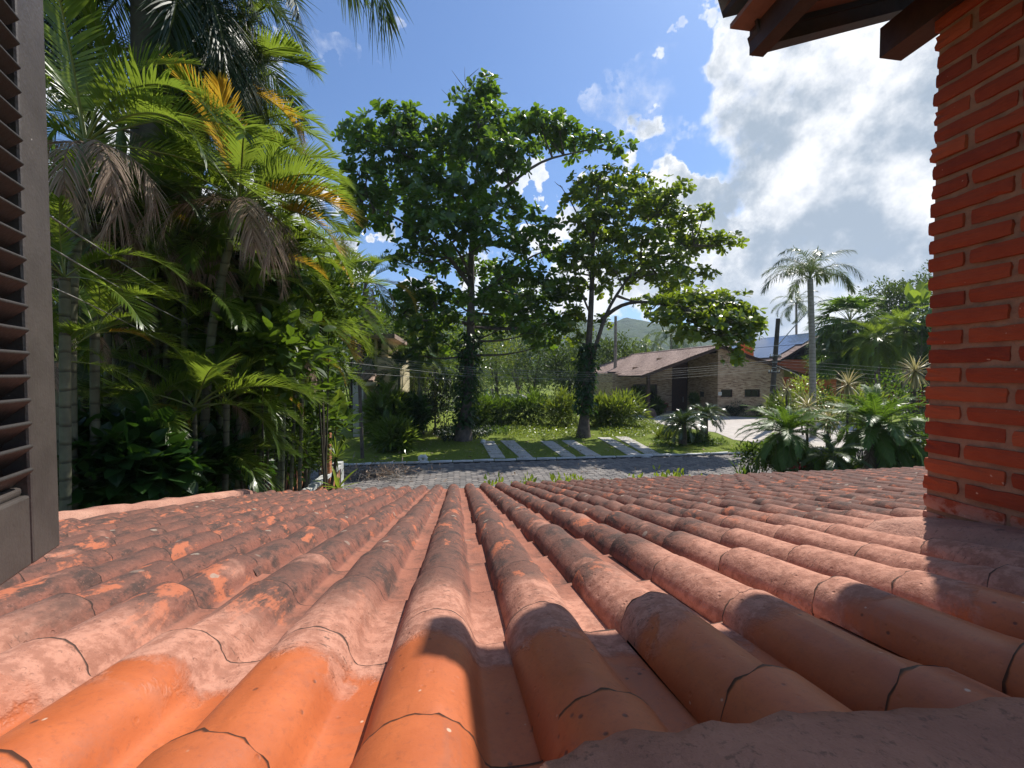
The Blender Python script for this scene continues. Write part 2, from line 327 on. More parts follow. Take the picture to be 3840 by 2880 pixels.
    ismort = g.step(g.math('ADD', Yc, g.math('MULTIPLY', g.math('SUBTRACT', n2, 0.5), 0.13)), 0.625, 0.655)
    patch = g.math('MULTIPLY', g.step(n4, 0.56, 0.62), g.step(Yc, 0.56, 0.64))
    ismort = g.math('MAXIMUM', ismort, g.math('MULTIPLY', patch, 0.8))
    late = g.math('MULTIPLY', g.step(g.math('ADD', g.noise(q, 3.2, 6, 0.62, 0.5), g.math('MULTIPLY', side, 0.10)), 0.60, 0.68), g.step(Yc, 3.4, 1.2))
    aged = g.mix(g.math('MULTIPLY', late, 0.65), aged, mort)
    # the pan between the caps keeps cleaner, pinkish clay
    lowz = g.n('ShaderNodeAttribute', attribute_name='pan').outputs['Fac']
    aged = g.mix(g.math('MULTIPLY', lowz, g.step(n2, 0.25, 0.6)), aged, g.mix(n3, (0.22, 0.085, 0.055, 1), (0.38, 0.15, 0.095, 1)))
    colr = g.mix(ismort, clean, mort); colr = g.mix(isaged, colr, aged)
    jn = g.n('ShaderNodeAttribute', attribute_name='joint').outputs['Fac']
    colr = g.mix(g.math('MULTIPLY', g.step(jn, 0.25, 0.7), 0.9), colr, (0.035, 0.022, 0.018, 1))
    rough = g.math('ADD', 0.5, g.math('MULTIPLY', g.math('MAXIMUM', ismort, isaged), 0.35))
    hgt = g.math('ADD', g.math('MULTIPLY', g.math('ADD', n3, g.math('MULTIPLY', speck, -0.6)), g.math('ADD', 0.22, g.math('MULTIPLY', g.math('MAXIMUM', ismort, isaged), 0.75))), g.math('MULTIPLY', n2, g.math('MULTIPLY', ismort, 1.2)))
    pbsdf(g, out, colr, rough, g.bump(hgt, 0.55, 0.008), 0.35); return m
MAT['tile'] = tile_material()
def mortar_material(name='pink_mortar', br=(1, 1, 1)):
    m, g, out = material(name); P = g.n('ShaderNodeNewGeometry').outputs['Position']
    n1 = g.noise(P, 5, 7, 0.65, 0.3); n2 = g.noise(P, 30, 6, 0.7)
    colr = g.ramp(n1, [(0.3, (0.30, 0.14, 0.10)), (0.5, (0.42, 0.21, 0.15)), (0.7, (0.50, 0.27, 0.195))])
    colr = g.mix(g.math('MULTIPLY', g.step(g.noise(P, 14, 6, 0.7, 0.6), 0.60, 0.68), 0.7), colr, (0.14, 0.085, 0.065, 1))
    colr = g.mix(g.math('MULTIPLY', g.step(g.noise(P, 95, 4, 0.7), 0.56, 0.66), 0.55), colr, (0.13, 0.075, 0.055, 1))
    colr = g.mix(1.0, colr, br + (1,), 'MULTIPLY')
    pbsdf(g, out, colr, 0.85, g.bump(g.math('ADD', g.math('ADD', n2, g.math('MULTIPLY', n1, 2.0)), g.math('MULTIPLY', g.noise(P, 110, 4, 0.7), .5)), 0.9, 0.008), 0.3); return m
MAT['mortar'] = mortar_material(); MAT['ledge'] = mortar_material('ledge_mortar', (1.0, 0.9, 0.78))
def brick_material():
    m, g, out = material('red_brick'); geo = g.n('ShaderNodeNewGeometry'); P = geo.outputs['Position']
    r = g.n('ShaderNodeObjectInfo').outputs['Random']
    n1 = g.noise(P, 16, 6, 0.65); n2 = g.noise(g.vmath('MULTIPLY', P, (60, 26, 110)), 1.0, 5, 0.65, 0.5)
    colr = g.ramp(g.math('ADD', g.math('MULTIPLY', n1, 0.5), g.math('MULTIPLY', r, 0.5)), [(0.25, (0.23, 0.035, 0.013)), (0.5, (0.33, 0.056, 0.019)), (0.78, (0.41, 0.088, 0.032))])
    z = g.n('ShaderNodeSeparateXYZ', ins={0: P}).outputs[2]
    smear = g.math('MULTIPLY', g.step(g.math('ADD', z, g.math('MULTIPLY', g.math('SUBTRACT', n1, 0.5), 0.10)), 3.80, 3.72), g.step(n1, 0.4, 0.55))
    colr = g.mix(smear, colr, (0.46, 0.22, 0.155, 1))
    colr = g.mix(g.step(g.noise(P, 60, 2, 0.5), 0.73, 0.77), colr, (0.55, 0.3, 0.2, 1))
    pbsdf(g, out, colr, 0.75, g.bump(g.math('ADD', n2, g.math('MULTIPLY', n1, 0.6)), 0.7, 0.006), 0.3); return m
MAT['brick'] = brick_material()
MAT['joint'] = plain('brick_joint', (0.38, 0.20, 0.115), (0.24, 0.12, 0.07), 22, 0.9, 0.8, 90, coord='Object', bdist=0.004)
MAT['wood_dark'] = plain('dark_wood', (0.075, 0.033, 0.022), (0.03, 0.015, 0.011), 7, 0.55, 0.3, 30)
MAT['wood_lath'] = plain('lath_wood', (0.17, 0.068, 0.040), (0.09, 0.036, 0.022), 6, 0.6, 0.3, 30)
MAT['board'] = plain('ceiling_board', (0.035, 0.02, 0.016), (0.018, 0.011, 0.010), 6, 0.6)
MAT['tile_plain'] = plain('eave_tile', (0.27, 0.135, 0.10), (0.16, 0.075, 0.055), 9, 0.7, 0.4, 60, bdist=0.006)
MAT['tile_end'] = plain('eave_tile_end', (0.36, 0.27, 0.22), (0.22, 0.14, 0.11), 12, 0.75, 0.4, 50, bdist=0.006)
def shutter_paint(name, c1, c2, rough):
    m, g, out = material(name); P = g.n('ShaderNodeTexCoord').outputs['Object']
    n = g.noise(P, 9, 6, 0.65); wv = g.noise(g.vmath('MULTIPLY', P, (90, 90, 14)), 1.0, 4, 0.6)
    colr = g.mix(g.step(n, 0.3, 0.7), c1 + (1,), c2 + (1,))
    colr = g.mix(g.step(g.noise(P, 70, 2), 0.76, 0.79), colr, (0.35, 0.33, 0.30, 1))
    pbsdf(g, out, colr, rough, g.bump(g.math('ADD', wv, g.noise(P, 160, 3)), 0.22, 0.003), 0.5); return m
MAT['shutter'] = shutter_paint('shutter_paint', (0.056, 0.046, 0.041), (0.082, 0.069, 0.061), 0.42)
MAT['slat'] = shutter_paint('slat_paint', (0.024, 0.019, 0.017), (0.040, 0.033, 0.029), 0.5)
MAT['road'] = None
def paver_material():
    m, g, out = material('concrete_paver'); geo = g.n('ShaderNodeNewGeometry'); P = geo.outputs['Position']
    r = g.math('FRACT', g.math('ADD', geo.outputs['Random Per Island'], g.n('ShaderNodeObjectInfo').outputs['Random']))
    n = g.noise(P, 1.2, 6, 0.6); f = g.math('ADD', g.math('MULTIPLY', r, 0.5), g.math('MULTIPLY', n, 0.5))
    colr = g.ramp(f, [(0.25, (0.115, 0.105, 0.10)), (0.5, (0.165, 0.15, 0.138)), (0.8, (0.225, 0.20, 0.18))])
    colr = g.mix(g.step(g.noise(P, 0.5, 4), 0.5, 0.7), colr, (0.25, 0.205, 0.165, 1), 'MIX') if False else colr
    pbsdf(g, out, colr, 0.85, g.bump(g.noise(P, 40, 4), 0.3, 0.01)); return m
MAT['paver'] = paver_material()
MAT['bed'] = plain('road_bed', (0.06, 0.055, 0.05), (0.03, 0.028, 0.025), 3, 0.95, coord='Object')
MAT['slab'] = plain('stone_slab', (0.56, 0.53, 0.48), (0.36, 0.335, 0.305), 2.5, 0.85, 0.3, 20)
MAT['kerb'] = plain('painted_kerb', (0.66, 0.66, 0.64), (0.38, 0.38, 0.37), 3.5, 0.8, 0.4, 18)
MAT['drive'] = plain('driveway_stone', (0.52, 0.47, 0.42), (0.38, 0.34, 0.31), 1.5, 0.85, 0.2, 12)
def ground_material():
    m, g, out = material('lawn_ground'); P = g.n('ShaderNodeNewGeometry').outputs['Position']
    n1 = g.noise(P, 0.35, 5, 0.6); n2 = g.noise(P, 6.0, 6, 0.7); n3 = g.noise(P, 45, 4, 0.7)
    colr = g.ramp(g.math('ADD', g.math('MULTIPLY', n1, 0.5), g.math('MULTIPLY', n2, 0.5)), [(0.3, (0.10, 0.14, 0.018)), (0.5, (0.155, 0.20, 0.026)), (0.7, (0.21, 0.24, 0.036))])
    colr = g.mix(g.step(n3, 0.55, 0.75), colr, (0.05, 0.075, 0.015, 1))
    pbsdf(g, out, colr, 0.9, g.bump(n3, 0.8, 0.05), 0.2); return m
MAT['lawn'] = ground_material()
MAT['soil'] = plain('garden_soil', (0.075, 0.055, 0.035), (0.03, 0.024, 0.015), 1.2, 0.95, 0.6, 9, coord='Object', bdist=0.05)
def wallbrick(name, c1, c2, c3, sc=1.0):
    m, g, out = material(name); P = g.n('ShaderNodeTexCoord').outputs['Object']
    s = g.n('ShaderNodeSeparateXYZ', ins={0: P})
    uv = g.n('ShaderNodeCombineXYZ', ins={0: g.math('ADD', s.outputs[0], s.outputs[1]), 1: s.outputs[2], 2: 0.0}).outputs[0]
    b = g.n('ShaderNodeTexBrick', ins={'Vector': uv, 'Color1': (0, 0, 0, 1), 'Color2': (1, 1, 1, 1), 'Mortar': (0.5, 0.5, 0.5, 1), 'Scale': 1.0, 'Mortar Size': 0.007, 'Brick Width': 0.36, 'Row Height': 0.095, 'Bias': 0.0})
    rows = g.math('MULTIPLY', g.math('FLOOR', g.math('DIVIDE', s.outputs[2], 0.095)), 3.7)
    cell = g.noise(g.n('ShaderNodeCombineXYZ', ins={0: g.math('MULTIPLY', g.math('ADD', s.outputs[0], s.outputs[1]), 1.3), 1: rows, 2: 0.0}).outputs[0], 1.0, 3, 0.6)
    f = g.math('ADD', g.math('MULTIPLY', b.outputs[0], 0.4), g.math('MULTIPLY', cell, 0.75))
    colr = g.ramp(f, [(0.3, c1), (0.55, c2), (0.85, c3)])
    colr = g.mix(b.outputs[1], colr, tuple(x * 0.75 for x in c2) + (1,))
    pbsdf(g, out, colr, 0.85, g.bump(g.math('SUBTRACT', g.noise(P, 40, 4), b.outputs[1]), 0.6, 0.012), 0.25); return m
MAT['housebrick'] = wallbrick('pale_brick', (0.19, 0.11, 0.068), (0.44, 0.31, 0.205), (0.56, 0.43, 0.30))
MAT['orange_brick'] = wallbrick('orange_brick', (0.36, 0.14, 0.07), (0.5, 0.22, 0.11), (0.58, 0.3, 0.17))
MAT['cream_wall'] = plain('cream_wall', (0.62, 0.52, 0.33), (0.46, 0.38, 0.25), 1.2, 0.85, 0.15, 20)
MAT['grey_wall'] = plain('grey_white_wall', (0.55, 0.53, 0.5), (0.40, 0.385, 0.36), 1.0, 0.85)
MAT['orange_wall'] = plain('orange_wall', (0.62, 0.13, 0.03), (0.5, 0.095, 0.022), 1.5, 0.8)
MAT['roof_far'] = plain('far_roof_tile', (0.46, 0.325, 0.255), (0.15, 0.095, 0.078), 4.5, 0.85, 0.3, 9)
MAT['glass_dark'] = plain('window_glass', (0.015, 0.014, 0.015), rough=0.12, spec=0.3)
MAT['frame_dark'] = plain('window_frame', (0.035, 0.016, 0.012), rough=0.5)
MAT['white'] = plain('white_paint', (0.72, 0.72, 0.70), (0.6, 0.6, 0.58), 4, 0.7)
MAT['black'] = plain('black_print', (0.03, 0.03, 0.03), rough=0.6)
MAT['coping'] = plain('white_coping', (0.62, 0.62, 0.59), (0.32, 0.32, 0.30), 5, 0.8, 0.3, 25)
MAT['metal'] = plain('galvanised_metal', (0.36, 0.38, 0.38), (0.25, 0.26, 0.27), 4, 0.5, Metallic=0.3)
MAT['cable'] = plain('cable', (0.33, 0.32, 0.29), (0.2, 0.19, 0.17), 2, 0.6)
MAT['cable_dark'] = plain('dark_cable', (0.07, 0.07, 0.07), rough=0.6)
MAT['pole'] = plain('concrete_pole', (0.085, 0.075, 0.065), (0.035, 0.03, 0.027), 4, 0.9, 0.4, 20)
MAT['band'] = plain('metal_band', (0.5, 0.5, 0.5), rough=0.4, Metallic=0.6)
def solar_material():
    m, g, out = material('solar_cell'); P = g.n('ShaderNodeTexCoord').outputs['Object']
    colr = g.ramp(g.noise(P, 1.5, 2), [(0.3, (0.045, 0.06, 0.095)), (0.7, (0.075, 0.09, 0.13))])
    pbsdf(g, out, colr, 0.16, None, 0.7, Coat_Weight=0.6, Coat_Roughness=0.05); return m
MAT['solar'] = solar_material()
MAT['alu'] = plain('aluminium_rail', (0.65, 0.66, 0.68), rough=0.35, Metallic=0.7)
MAT['rock'] = plain('rock', (0.2, 0.13, 0.10), (0.11, 0.075, 0.06), 4, 0.9, 0.6, 12)
MAT['white_rock'] = plain('white_rock', (0.7, 0.69, 0.66), (0.5, 0.49, 0.46), 4, 0.85, 0.5, 14)
MAT['plastic_green'] = plain('green_plastic', (0.06, 0.28, 0.22), rough=0.4)
MAT['plastic_grey'] = plain('grey_plastic', (0.25, 0.25, 0.26), rough=0.4)
MAT['water'] = plain('pool_water', (0.10, 0.16, 0.22), (0.07, 0.12, 0.18), 3, 0.08, spec=0.6)
def hill_material():
    m, g, out = material('forested_hill'); P = g.n('ShaderNodeNewGeometry').outputs['Position']
    v = g.n('ShaderNodeTexVoronoi', ins={'Vector': P, 'Scale': 0.085}).outputs[0]; n = g.noise(P, 0.02, 6, 0.65); n2 = g.noise(P, 0.2, 5, 0.7)
    f = g.math('ADD', g.math('MULTIPLY', n, 0.6), g.math('MULTIPLY', n2, 0.4))
    colr = g.ramp(f, [(0.35, (0.022, 0.042, 0.014)), (0.52, (0.04, 0.07, 0.018)), (0.68, (0.07, 0.10, 0.026))])
    pbsdf(g, out, colr, 0.9, g.bump(g.math('SUBTRACT', g.math('MULTIPLY', n2, 1.0), v), 1.0, 4.0), 0.2); return m
MAT['hill'] = hill_material()
# ------------------------------------------------------------------ the setting
def sheet(name, x0, x1, y0, y1, z, m, kind='structure', nx=1, ny=1):
    xs = np.linspace(x0, x1, nx + 1); ys = np.linspace(y0, y1, ny + 1)
    V = np.array([(x, y, z) for y in ys for x in xs]); w_ = nx + 1
    Fq = np.array([(j * w_ + i, j * w_ + i + 1, (j + 1) * w_ + i + 1, (j + 1) * w_ + i) for j in range(ny) for i in range(nx)])
    return tag(link(name, mesh(name, V, Fq, m)), kind=kind)
sheet('ground', -1800, 1800, -400, 2200, 0.0, MAT['lawn'])
sheet('garden_soil', -40, 30, -6, 13.8, 0.004, MAT['soil'])
# road of hexagonal pavers
road = sheet('road', -60, 80, 13.9, 18.72, 0.004, MAT['bed'])
def hexagon(r=0.148, h=0.05, j=0.0):
    a = np.arange(6) * pi / 3
    top = [(r * 0.95 * cos(t), r * 0.95 * sin(t), h) for t in a]; mid = [(r * cos(t), r * sin(t), h - 0.008) for t in a]; bot = [(r * cos(t), r * sin(t), 0) for t in a]
    V = np.array(top + mid + bot)
    Fq = [[i, i + 6, (i + 1) % 6 + 6, (i + 1) % 6] for i in range(6)] + [[i + 6, i + 12, (i + 1) % 6 + 12, (i + 1) % 6 + 6] for i in range(6)]
    return V, [list(range(6))] + [f[::-1] for f in [q[::-1] for q in Fq]]
hv, hf = hexagon(); hexmesh = mesh('paver', hv, hf, MAT['paver'])
pp = []
dx, dy = 0.158 * 1.5, 0.158 * math.sqrt(3)
for i in range(int(58 / dx)):
    for j in range(int(4.75 / dy)):
        x = -14 + i * dx; y = 14.05 + (j + 0.5 * (i % 2)) * dy
        if y < 18.55: pp.append((x, y, 0.006 + rng.normal() * 0.0035))
pp = np.array(pp); dd = np.hypot(pp[:, 0] - 0.5, (pp[:, 1] - 14.4) * 1.0)
vis = (pp[:, 1] > 14.3) & (pp[:, 0] > -4.2) & (pp[:, 0] < 14)
score = np.where(vis, np.hypot(pp[:, 0], pp[:, 1]), 1e6); order = np.argsort(score)
for k in order[:300]:
    link('paver', hexmesh, road, pp[k], (rng.normal() * 0.008, rng.normal() * 0.008, 0))
rest = order[300:]; nv = len(hv)
V = (hv[None] + pp[rest][:, None]).reshape(-1, 3); Fl = []
q4 = np.array(hf[1:]); q6 = np.array(hf[:1]); offs = (np.arange(len(rest)) * nv)[:, None, None]
tag(link('paver', mesh('paver_field', V, [(q6[None] + offs).reshape(-1, 6), (q4[None] + offs).reshape(-1, 4)], MAT['paver']), road), kind='stuff')
# kerb of painted stones along the far side
kerb = tag(link('kerb', MB().box((-30, 18.74, 0), (60, 18.84, 0.05)).build('kerb_bed', MAT['bed'])), kind='structure')
def stone(L, w_, h, seed, bev=0.02):
    r = np.random.default_rng(seed); n = 5; V = []
    ring = [(-w_ / 2, 0), (-w_ / 2, h - bev), (-w_ / 2 + bev, h), (w_ / 2 - bev, h), (w_ / 2, h - bev), (w_ / 2, 0)]
    xs = [-L / 2, -L / 2 + 0.03, 0, L / 2 - 0.03, L / 2]
    for i, x in enumerate(xs):
        for (yy, z) in ring:
            s = 0.86 if i in (0, 4) else 1.0
            V.append((x + r.normal() * 0.006, yy * s + r.normal() * 0.008, z * (0.9 if i in (0, 4) else 1) + (r.normal() * 0.008 if z else 0)))
    Fq = [[i * 6 + j, i * 6 + j + 1, (i + 1) * 6 + j + 1, (i + 1) * 6 + j] for i in range(4) for j in range(5)]
    return V, Fq + [[5, 4, 3, 2, 1, 0], [24, 25, 26, 27, 28, 29]]
x = -9.0; k = 0
while x < 17.5:
    L = random.choice([0.95, 1.0, 1.05, 0.98, 0.55, 0.4])
    if 9.5 < x < 11.6 and L > .9: L = 0.9
    V, Fq = stone(L - 0.03, 0.15, 0.13 + random.uniform(-.02, .015), k); k += 1
    link('kerb_stone', mesh('kerb_stone', V, Fq, MAT['kerb']), kerb, (x + L / 2, 18.85 + 0.012 * (x if x < 5 else 5) * -0.3 + random.uniform(-.02, .02), 0), (0, 0, random.uniform(-.02, .02)))
    x += L + random.uniform(0, .03)
# paired strips of stone slabs across the lawn
def strip(name, a0, a1, b0, b1, n, label=None):
    p = tag(link(name, MB().box((-.01, -.01, 0), (.01, .01, .006)).build('slab_bed', MAT['soil']), None, (a0[0] * .5 + b0[0] * .5, a0[1], 0)), kind='structure')
    o = np.array(p.location)
    for i in range(n):
        for (s0, s1) in ((0.02, 0.49), (0.51, 0.98)) if False else ((0.0, 1.0),):
            t0, t1 = i / n + 0.006, (i + 1) / n - 0.006; q = []
            for t, s in ((t0, s0), (t0, s1), (t1, s1), (t1, s0)):
                l = a0 * (1 - t) + a1 * t; r = b0 * (1 - t) + b1 * t; q.append((l * (1 - s) + r * s)[:2])
            z = 0.035 + rng.normal() * 0.005; V = [(x - o[0], y - o[1], zz) for zz in (0.0, z) for (x, y) in q]
            link('slab', mesh('slab', V, [(4, 5, 6, 7), (0, 1, 5, 4), (1, 2, 6, 5), (2, 3, 7, 6), (3, 0, 4, 7)], MAT['slab']), p)
cc = 2212 / 3840
def gs(x, y): return gat(x * cc, y * cc)
for (a, b, c_, d_) in (((1841, 1719), (1895, 1719), (1805, 1655), (1852, 1655)), ((1950, 1718), (2000, 1718), (1876, 1654), (1928, 1654)),
                       ((2108, 1714), (2160, 1714), (2026, 1655), (2073, 1655)), ((2200, 1712), (2256, 1712), (2106, 1653), (2152, 1653)),
                       ((2356, 1708), (2412, 1708), (2240, 1641), (2286, 1641)), ((2424, 1706), (2480, 1706), (2306, 1638), (2352, 1638))):
    strip('path', gs(*a), gs(*c_), gs(*b), gs(*d_), 9)
# driveway and forecourt of the house opposite
dv = np.array([(19.6, 19.0), (34, 19.0), (34, 30), (27.5, 34.6), (26.4, 36.0), (24.8, 41.2), (16.5, 41.2), (14.6, 36.5), (16.6, 31.0), (18.2, 26.0), (17.3, 23.0)])
tag(link('driveway', mesh('driveway', [(x, y, 0.02) for x, y in dv], [list(range(len(dv)))], MAT['drive'])), kind='structure')
# hills behind the town
nx, ny = 260, 46
xs = np.linspace(-900, 1300, nx); ys = np.linspace(430, 1200, ny); XX, YY = np.meshgrid(xs, ys)
def vnoise(x, y, seed):
    r = np.random.default_rng(seed); T = r.random((128, 128)); xi = np.floor(x).astype(int); yi = np.floor(y).astype(int); fx = x - xi; fy = y - yi
    fx = fx * fx * (3 - 2 * fx); fy = fy * fy * (3 - 2 * fy); a = lambda i, j: T[(xi + i) % 128, (yi + j) % 128]
    return (a(0, 0) * (1 - fx) + a(1, 0) * fx) * (1 - fy) + (a(0, 1) * (1 - fx) + a(1, 1) * fx) * fy
ridge = 112 - 42 * np.clip((XX - 330) / 320, 0, 1) ** 1.2 + 20 * np.clip((-XX - 50) / 300, 0, 1)
ZZ = np.clip((YY - 440) / 360, 0, 1) ** 0.85 * ridge * (0.92 + 0.20 * vnoise(XX / 150, YY / 150, 3)) * (0.9 + 0.2 * vnoise(XX / 45, YY / 45, 5)) + (vnoise(XX / 9, YY / 14, 8) + vnoise(XX / 17, YY / 20, 9)) * 4.5 * np.clip((YY - 440) / 60, 0, 1) - 1
ii = np.arange(ny - 1)[:, None] * nx + np.arange(nx - 1)[None]
tag(link('hills', mesh('hills', np.stack([XX, YY, ZZ], -1).reshape(-1, 3), np.stack([ii, ii + 1, ii + nx + 1, ii + nx], -1).reshape(-1, 4), MAT['hill'], True)), kind='structure')

# ------------------------------------------------------------------ the tiled roof under the window
A0, SL, PITCHX, X0, EXP = 0.348, 0.226, 0.21, -0.113, 0.295
ANG = math.atan(SL)
def zroof(y): return H - A0 - SL * y
def tile_mesh(seed, segs=22, ln=7, lump=0.0):
    r = np.random.default_rng(seed)
    # cross-section: lip, barrel, flowing into a flat pan
    prof = [(0.000, 0.004), (0.0015, 0.020)]
    th = np.linspace(0.18, 1.0, segs - 8) * pi
    for t in th: prof.append((0.0715 - 0.0705 * cos(t), 0.068 * max(0.0, sin(t)) ** 0.92))
    prof = [p for p in prof if not (p[0] > 0.128 and p[1] < 0.022)]
    prof += [(0.1410, 0.020), (0.1455, 0.0105), (0.152, 0.006), (0.166, 0.0035), (0.190, 0.003), (0.206, 0.004), (0.2165, 0.0055)]
    prof = np.array(prof); n = len(prof); Lt = EXP / cos(ANG) + 0.035
    V = []; pan = []; jt = []; cr = []; tl = list(np.linspace(0, 1 - 0.016, ln - 1)) + [1.0]
    wob = r.normal(size=n) * 0.0009; jag = np.convolve(r.normal(size=n + 6), np.ones(2) / 2, 'same')[3:-3] * 0.0042
    for i in range(ln):
        t = tl[i]; up = 0.017 * t - 0.005
        for k in range(n):
            x, z = prof[k]; s = 1.0 + lump * (0.17 * math.exp(-((t - .19 - .03 * sin(seed * 2.1 + x * 40)) / .075) ** 2)) * (0.8 + .5 * sin(seed + x * 90)) + 0.03 * (1 - t) * (z / 0.068) * -1.0
            yy = t * Lt + (jag[k] if i == ln - 1 else 0)
            bumpz = lump * z / .068 * 0.008 * sin(3 * t + seed)
            V.append((x, yy, z * s + up + wob[k] * (1 - abs(2 * t - 1)) + bumpz)); pan.append(1.0 if x > 0.149 else 0.0); jt.append(1.0 if i == ln - 1 else 0.0); cr.append(z / .068)
    # the lower end has thickness
    base = (ln - 1) * n
    for k in range(n):
        x, z = prof[k]; V.append((x * 0.985 + 0.001, V[base + k][1] - 0.002, V[base + k][2] - 0.011)); pan.append(pan[base + k]); jt.append(1.0); cr.append(z / .068)
    # the lip too
    Fq = [(i * n + k, i * n + k + 1, (i + 1) * n + k + 1, (i + 1) * n + k) for i in range(ln) for k in range(n - 1)]
    m_ = mesh('tile', V, np.array(Fq), MAT['tile'], True)
    m_.attributes.new('joint', 'FLOAT', 'POINT').data.foreach_set('value', np.array(jt, dtype=np.float32))
    m_.attributes.new('crest', 'FLOAT', 'POINT').data.foreach_set('value', np.array(cr, dtype=np.float32))
    at_ = m_.attributes.new('pan', 'FLOAT', 'POINT'); at_.data.foreach_set('value', np.array(pan, dtype=np.float32))
    return m_
NEAR = [tile_mesh(s, 30, 16, 0.25 + .12 * (s % 4)) for s in range(8)]
FAR = [tile_mesh(20 + s, 18, 3) for s in range(3)]
roof = thing('tiled_roof', 'weathered orange clay tile roof sloping away below the window', 'roof', (0, 0, 0))
tiles = []
for kx in range(-13, 46):
    for j in range(-1, 18):
        y0 = 0.385 + EXP * (j - 1) if j > 0 else 0.385 + EXP * (j - 1)
        x = X0 + PITCHX * kx; yc = y0 + EXP / 2
        if x > 1.62 and yc < 1.25: continue
        tiles.append((kx, j, x, y0 + rng.normal() * 0.006 + 0.012 * sin(kx * 1.7)))
def inview(x, y):
    px = x * cos(YAW) - y * sin(YAW); dp = x * sin(YAW) + y * cos(YAW); return dp > 0.1 and abs(px / dp) < 1.32 and dp > .18
tiles.sort(key=lambda t: (0 if inview(t[2] + .1, t[3] + .2) else 1, t[2] ** 2 + t[3] ** 2))
def tloc(t): return (t[2] + rng.normal() * 0.0022, t[3], zroof(t[3]) + rng.normal() * 0.0015)
for t in tiles[:300]:
    link('tile', NEAR[rng.integers(8)], roof, tloc(t), (-ANG + rng.normal() * .006, rng.normal() * .012, rng.normal() * .010))
stuffV, stuffF, stuffP, stuffJ, stuffC, nn = [], [], [], [], [], 0
for t in tiles[300:]:
    me = FAR[rng.integers(3)]; nv = len(me.vertices); co = np.empty(nv * 3, np.float32); me.vertices.foreach_get('co', co); co = co.reshape(-1, 3)
    a = -ANG + rng.normal() * .006; rz = rng.normal() * .008
    co = np.stack([co[:, 0] - rz * co[:, 1], co[:, 1] * cos(a) - co[:, 2] * sin(a), co[:, 1] * sin(a) + co[:, 2] * cos(a)], 1) + np.array(tloc(t))
    fi = np.empty(len(me.loops), np.int32); me.loops.foreach_get('vertex_index', fi); pv_ = np.empty(nv, np.float32); me.attributes['pan'].data.foreach_get('value', pv_)
    stuffV.append(co); stuffF.append(fi.reshape(-1, 4) + nn); stuffP.append(pv_); nn += nv; jv_ = np.empty(nv, np.float32); me.attributes['joint'].data.foreach_get('value', jv_); stuffJ.append(jv_); cv_ = np.empty(nv, np.float32); me.attributes['crest'].data.foreach_get('value', cv_); stuffC.append(cv_)
sm = mesh('tile_field', np.concatenate(stuffV), np.concatenate(stuffF), MAT['tile'], True)
sm.attributes.new('pan', 'FLOAT', 'POINT').data.foreach_set('value', np.concatenate(stuffP))
sm.attributes.new('joint', 'FLOAT', 'POINT').data.foreach_set('value', np.concatenate(stuffJ))
sm.attributes.new('crest', 'FLOAT', 'POINT').data.foreach_set('value', np.concatenate(stuffC))
tag(link('tile', sm, roof), kind='stuff')
YE = 0.385 + EXP * 17 + .03
dk = MB(); V = []
xl, xr = X0 + PITCHX * -13 - .02, X0 + PITCHX * 46
for (yy) in (-0.3, YE - .06):
    for x in (xl, xr): V += [(x, yy, zroof(yy) - 0.014), (x, yy, zroof(yy) - 0.16)]
dk.add(V, [(0, 4, 6, 2), (1, 3, 7, 5), (0, 1, 5, 4), (2, 6, 7, 3), (4, 5, 7, 6), (0, 2, 3, 1)])
dk.obj('roof_deck', MAT['wood_dark'], roof)
# raised mortar band along the verge
V = []; Fq = []; nb = 40
for i in range(nb):
    yy = 0.6 + (YE - 0.75) * i / (nb - 1); xx = X0 + PITCHX * -11.75
    for (dx_, dz) in ((-.10, .03), (-.09, .10), (.0, .118), (.085, .094), (.10, .03)):
        V.append((xx + dx_ + rng.normal() * .006, yy, zroof(yy) + dz + rng.normal() * .006))
Fq = [(i * 5 + j, i * 5 + j + 1, (i + 1) * 5 + j + 1, (i + 1) * 5 + j) for i in range(nb - 1) for j in range(4)]
link('mortar_strip', mesh('mortar_strip', V, np.array(Fq), MAT['mortar'], True), roof)
# mortar flashing where the roof meets the window wall
nx_, ny_ = 90, 9; V = []
edge = np.convolve(rng.normal(size=nx_ + 8), np.ones(7) / 7, 'same')[4:-4] * 0.020
for i in range(nx_):
    x = 0.045 + 2.2 * (i / (nx_ - 1)) ** 1.3
    for j in range(ny_):
        t = (0, 0, .03, .08, .16, .3, .5, .75, 1)[j]; y = (0.315 + edge[i]) * (1 - t) + (-0.25) * t; z = zroof(0.31) + 0.097 + 0.02 * (1 - math.exp(-t * 9)) * (1 + 0.2 * rng.normal() * .3) + 0.02 * t + 0.02 * (vnoise(np.array(x * 9 + 30), np.array(y * 9 + 30), 2) - .5) + 0.008 * (vnoise(np.array(x * 31 + 30), np.array(y * 31 + 30), 3) - .5)
        if i == 0: z -= .05
        V.append((x, y, z if j else z - 0.045))
Fq = [(i * ny_ + j, (i + 1) * ny_ + j, (i + 1) * ny_ + j + 1, i * ny_ + j + 1) for i in range(nx_ - 1) for j in range(ny_ - 1)]
tag(link('window_sill', mesh('window_sill', V, np.array(Fq), MAT['ledge'], True)), 'lumpy pink mortar ledge where the roof meets the window wall', 'ledge')

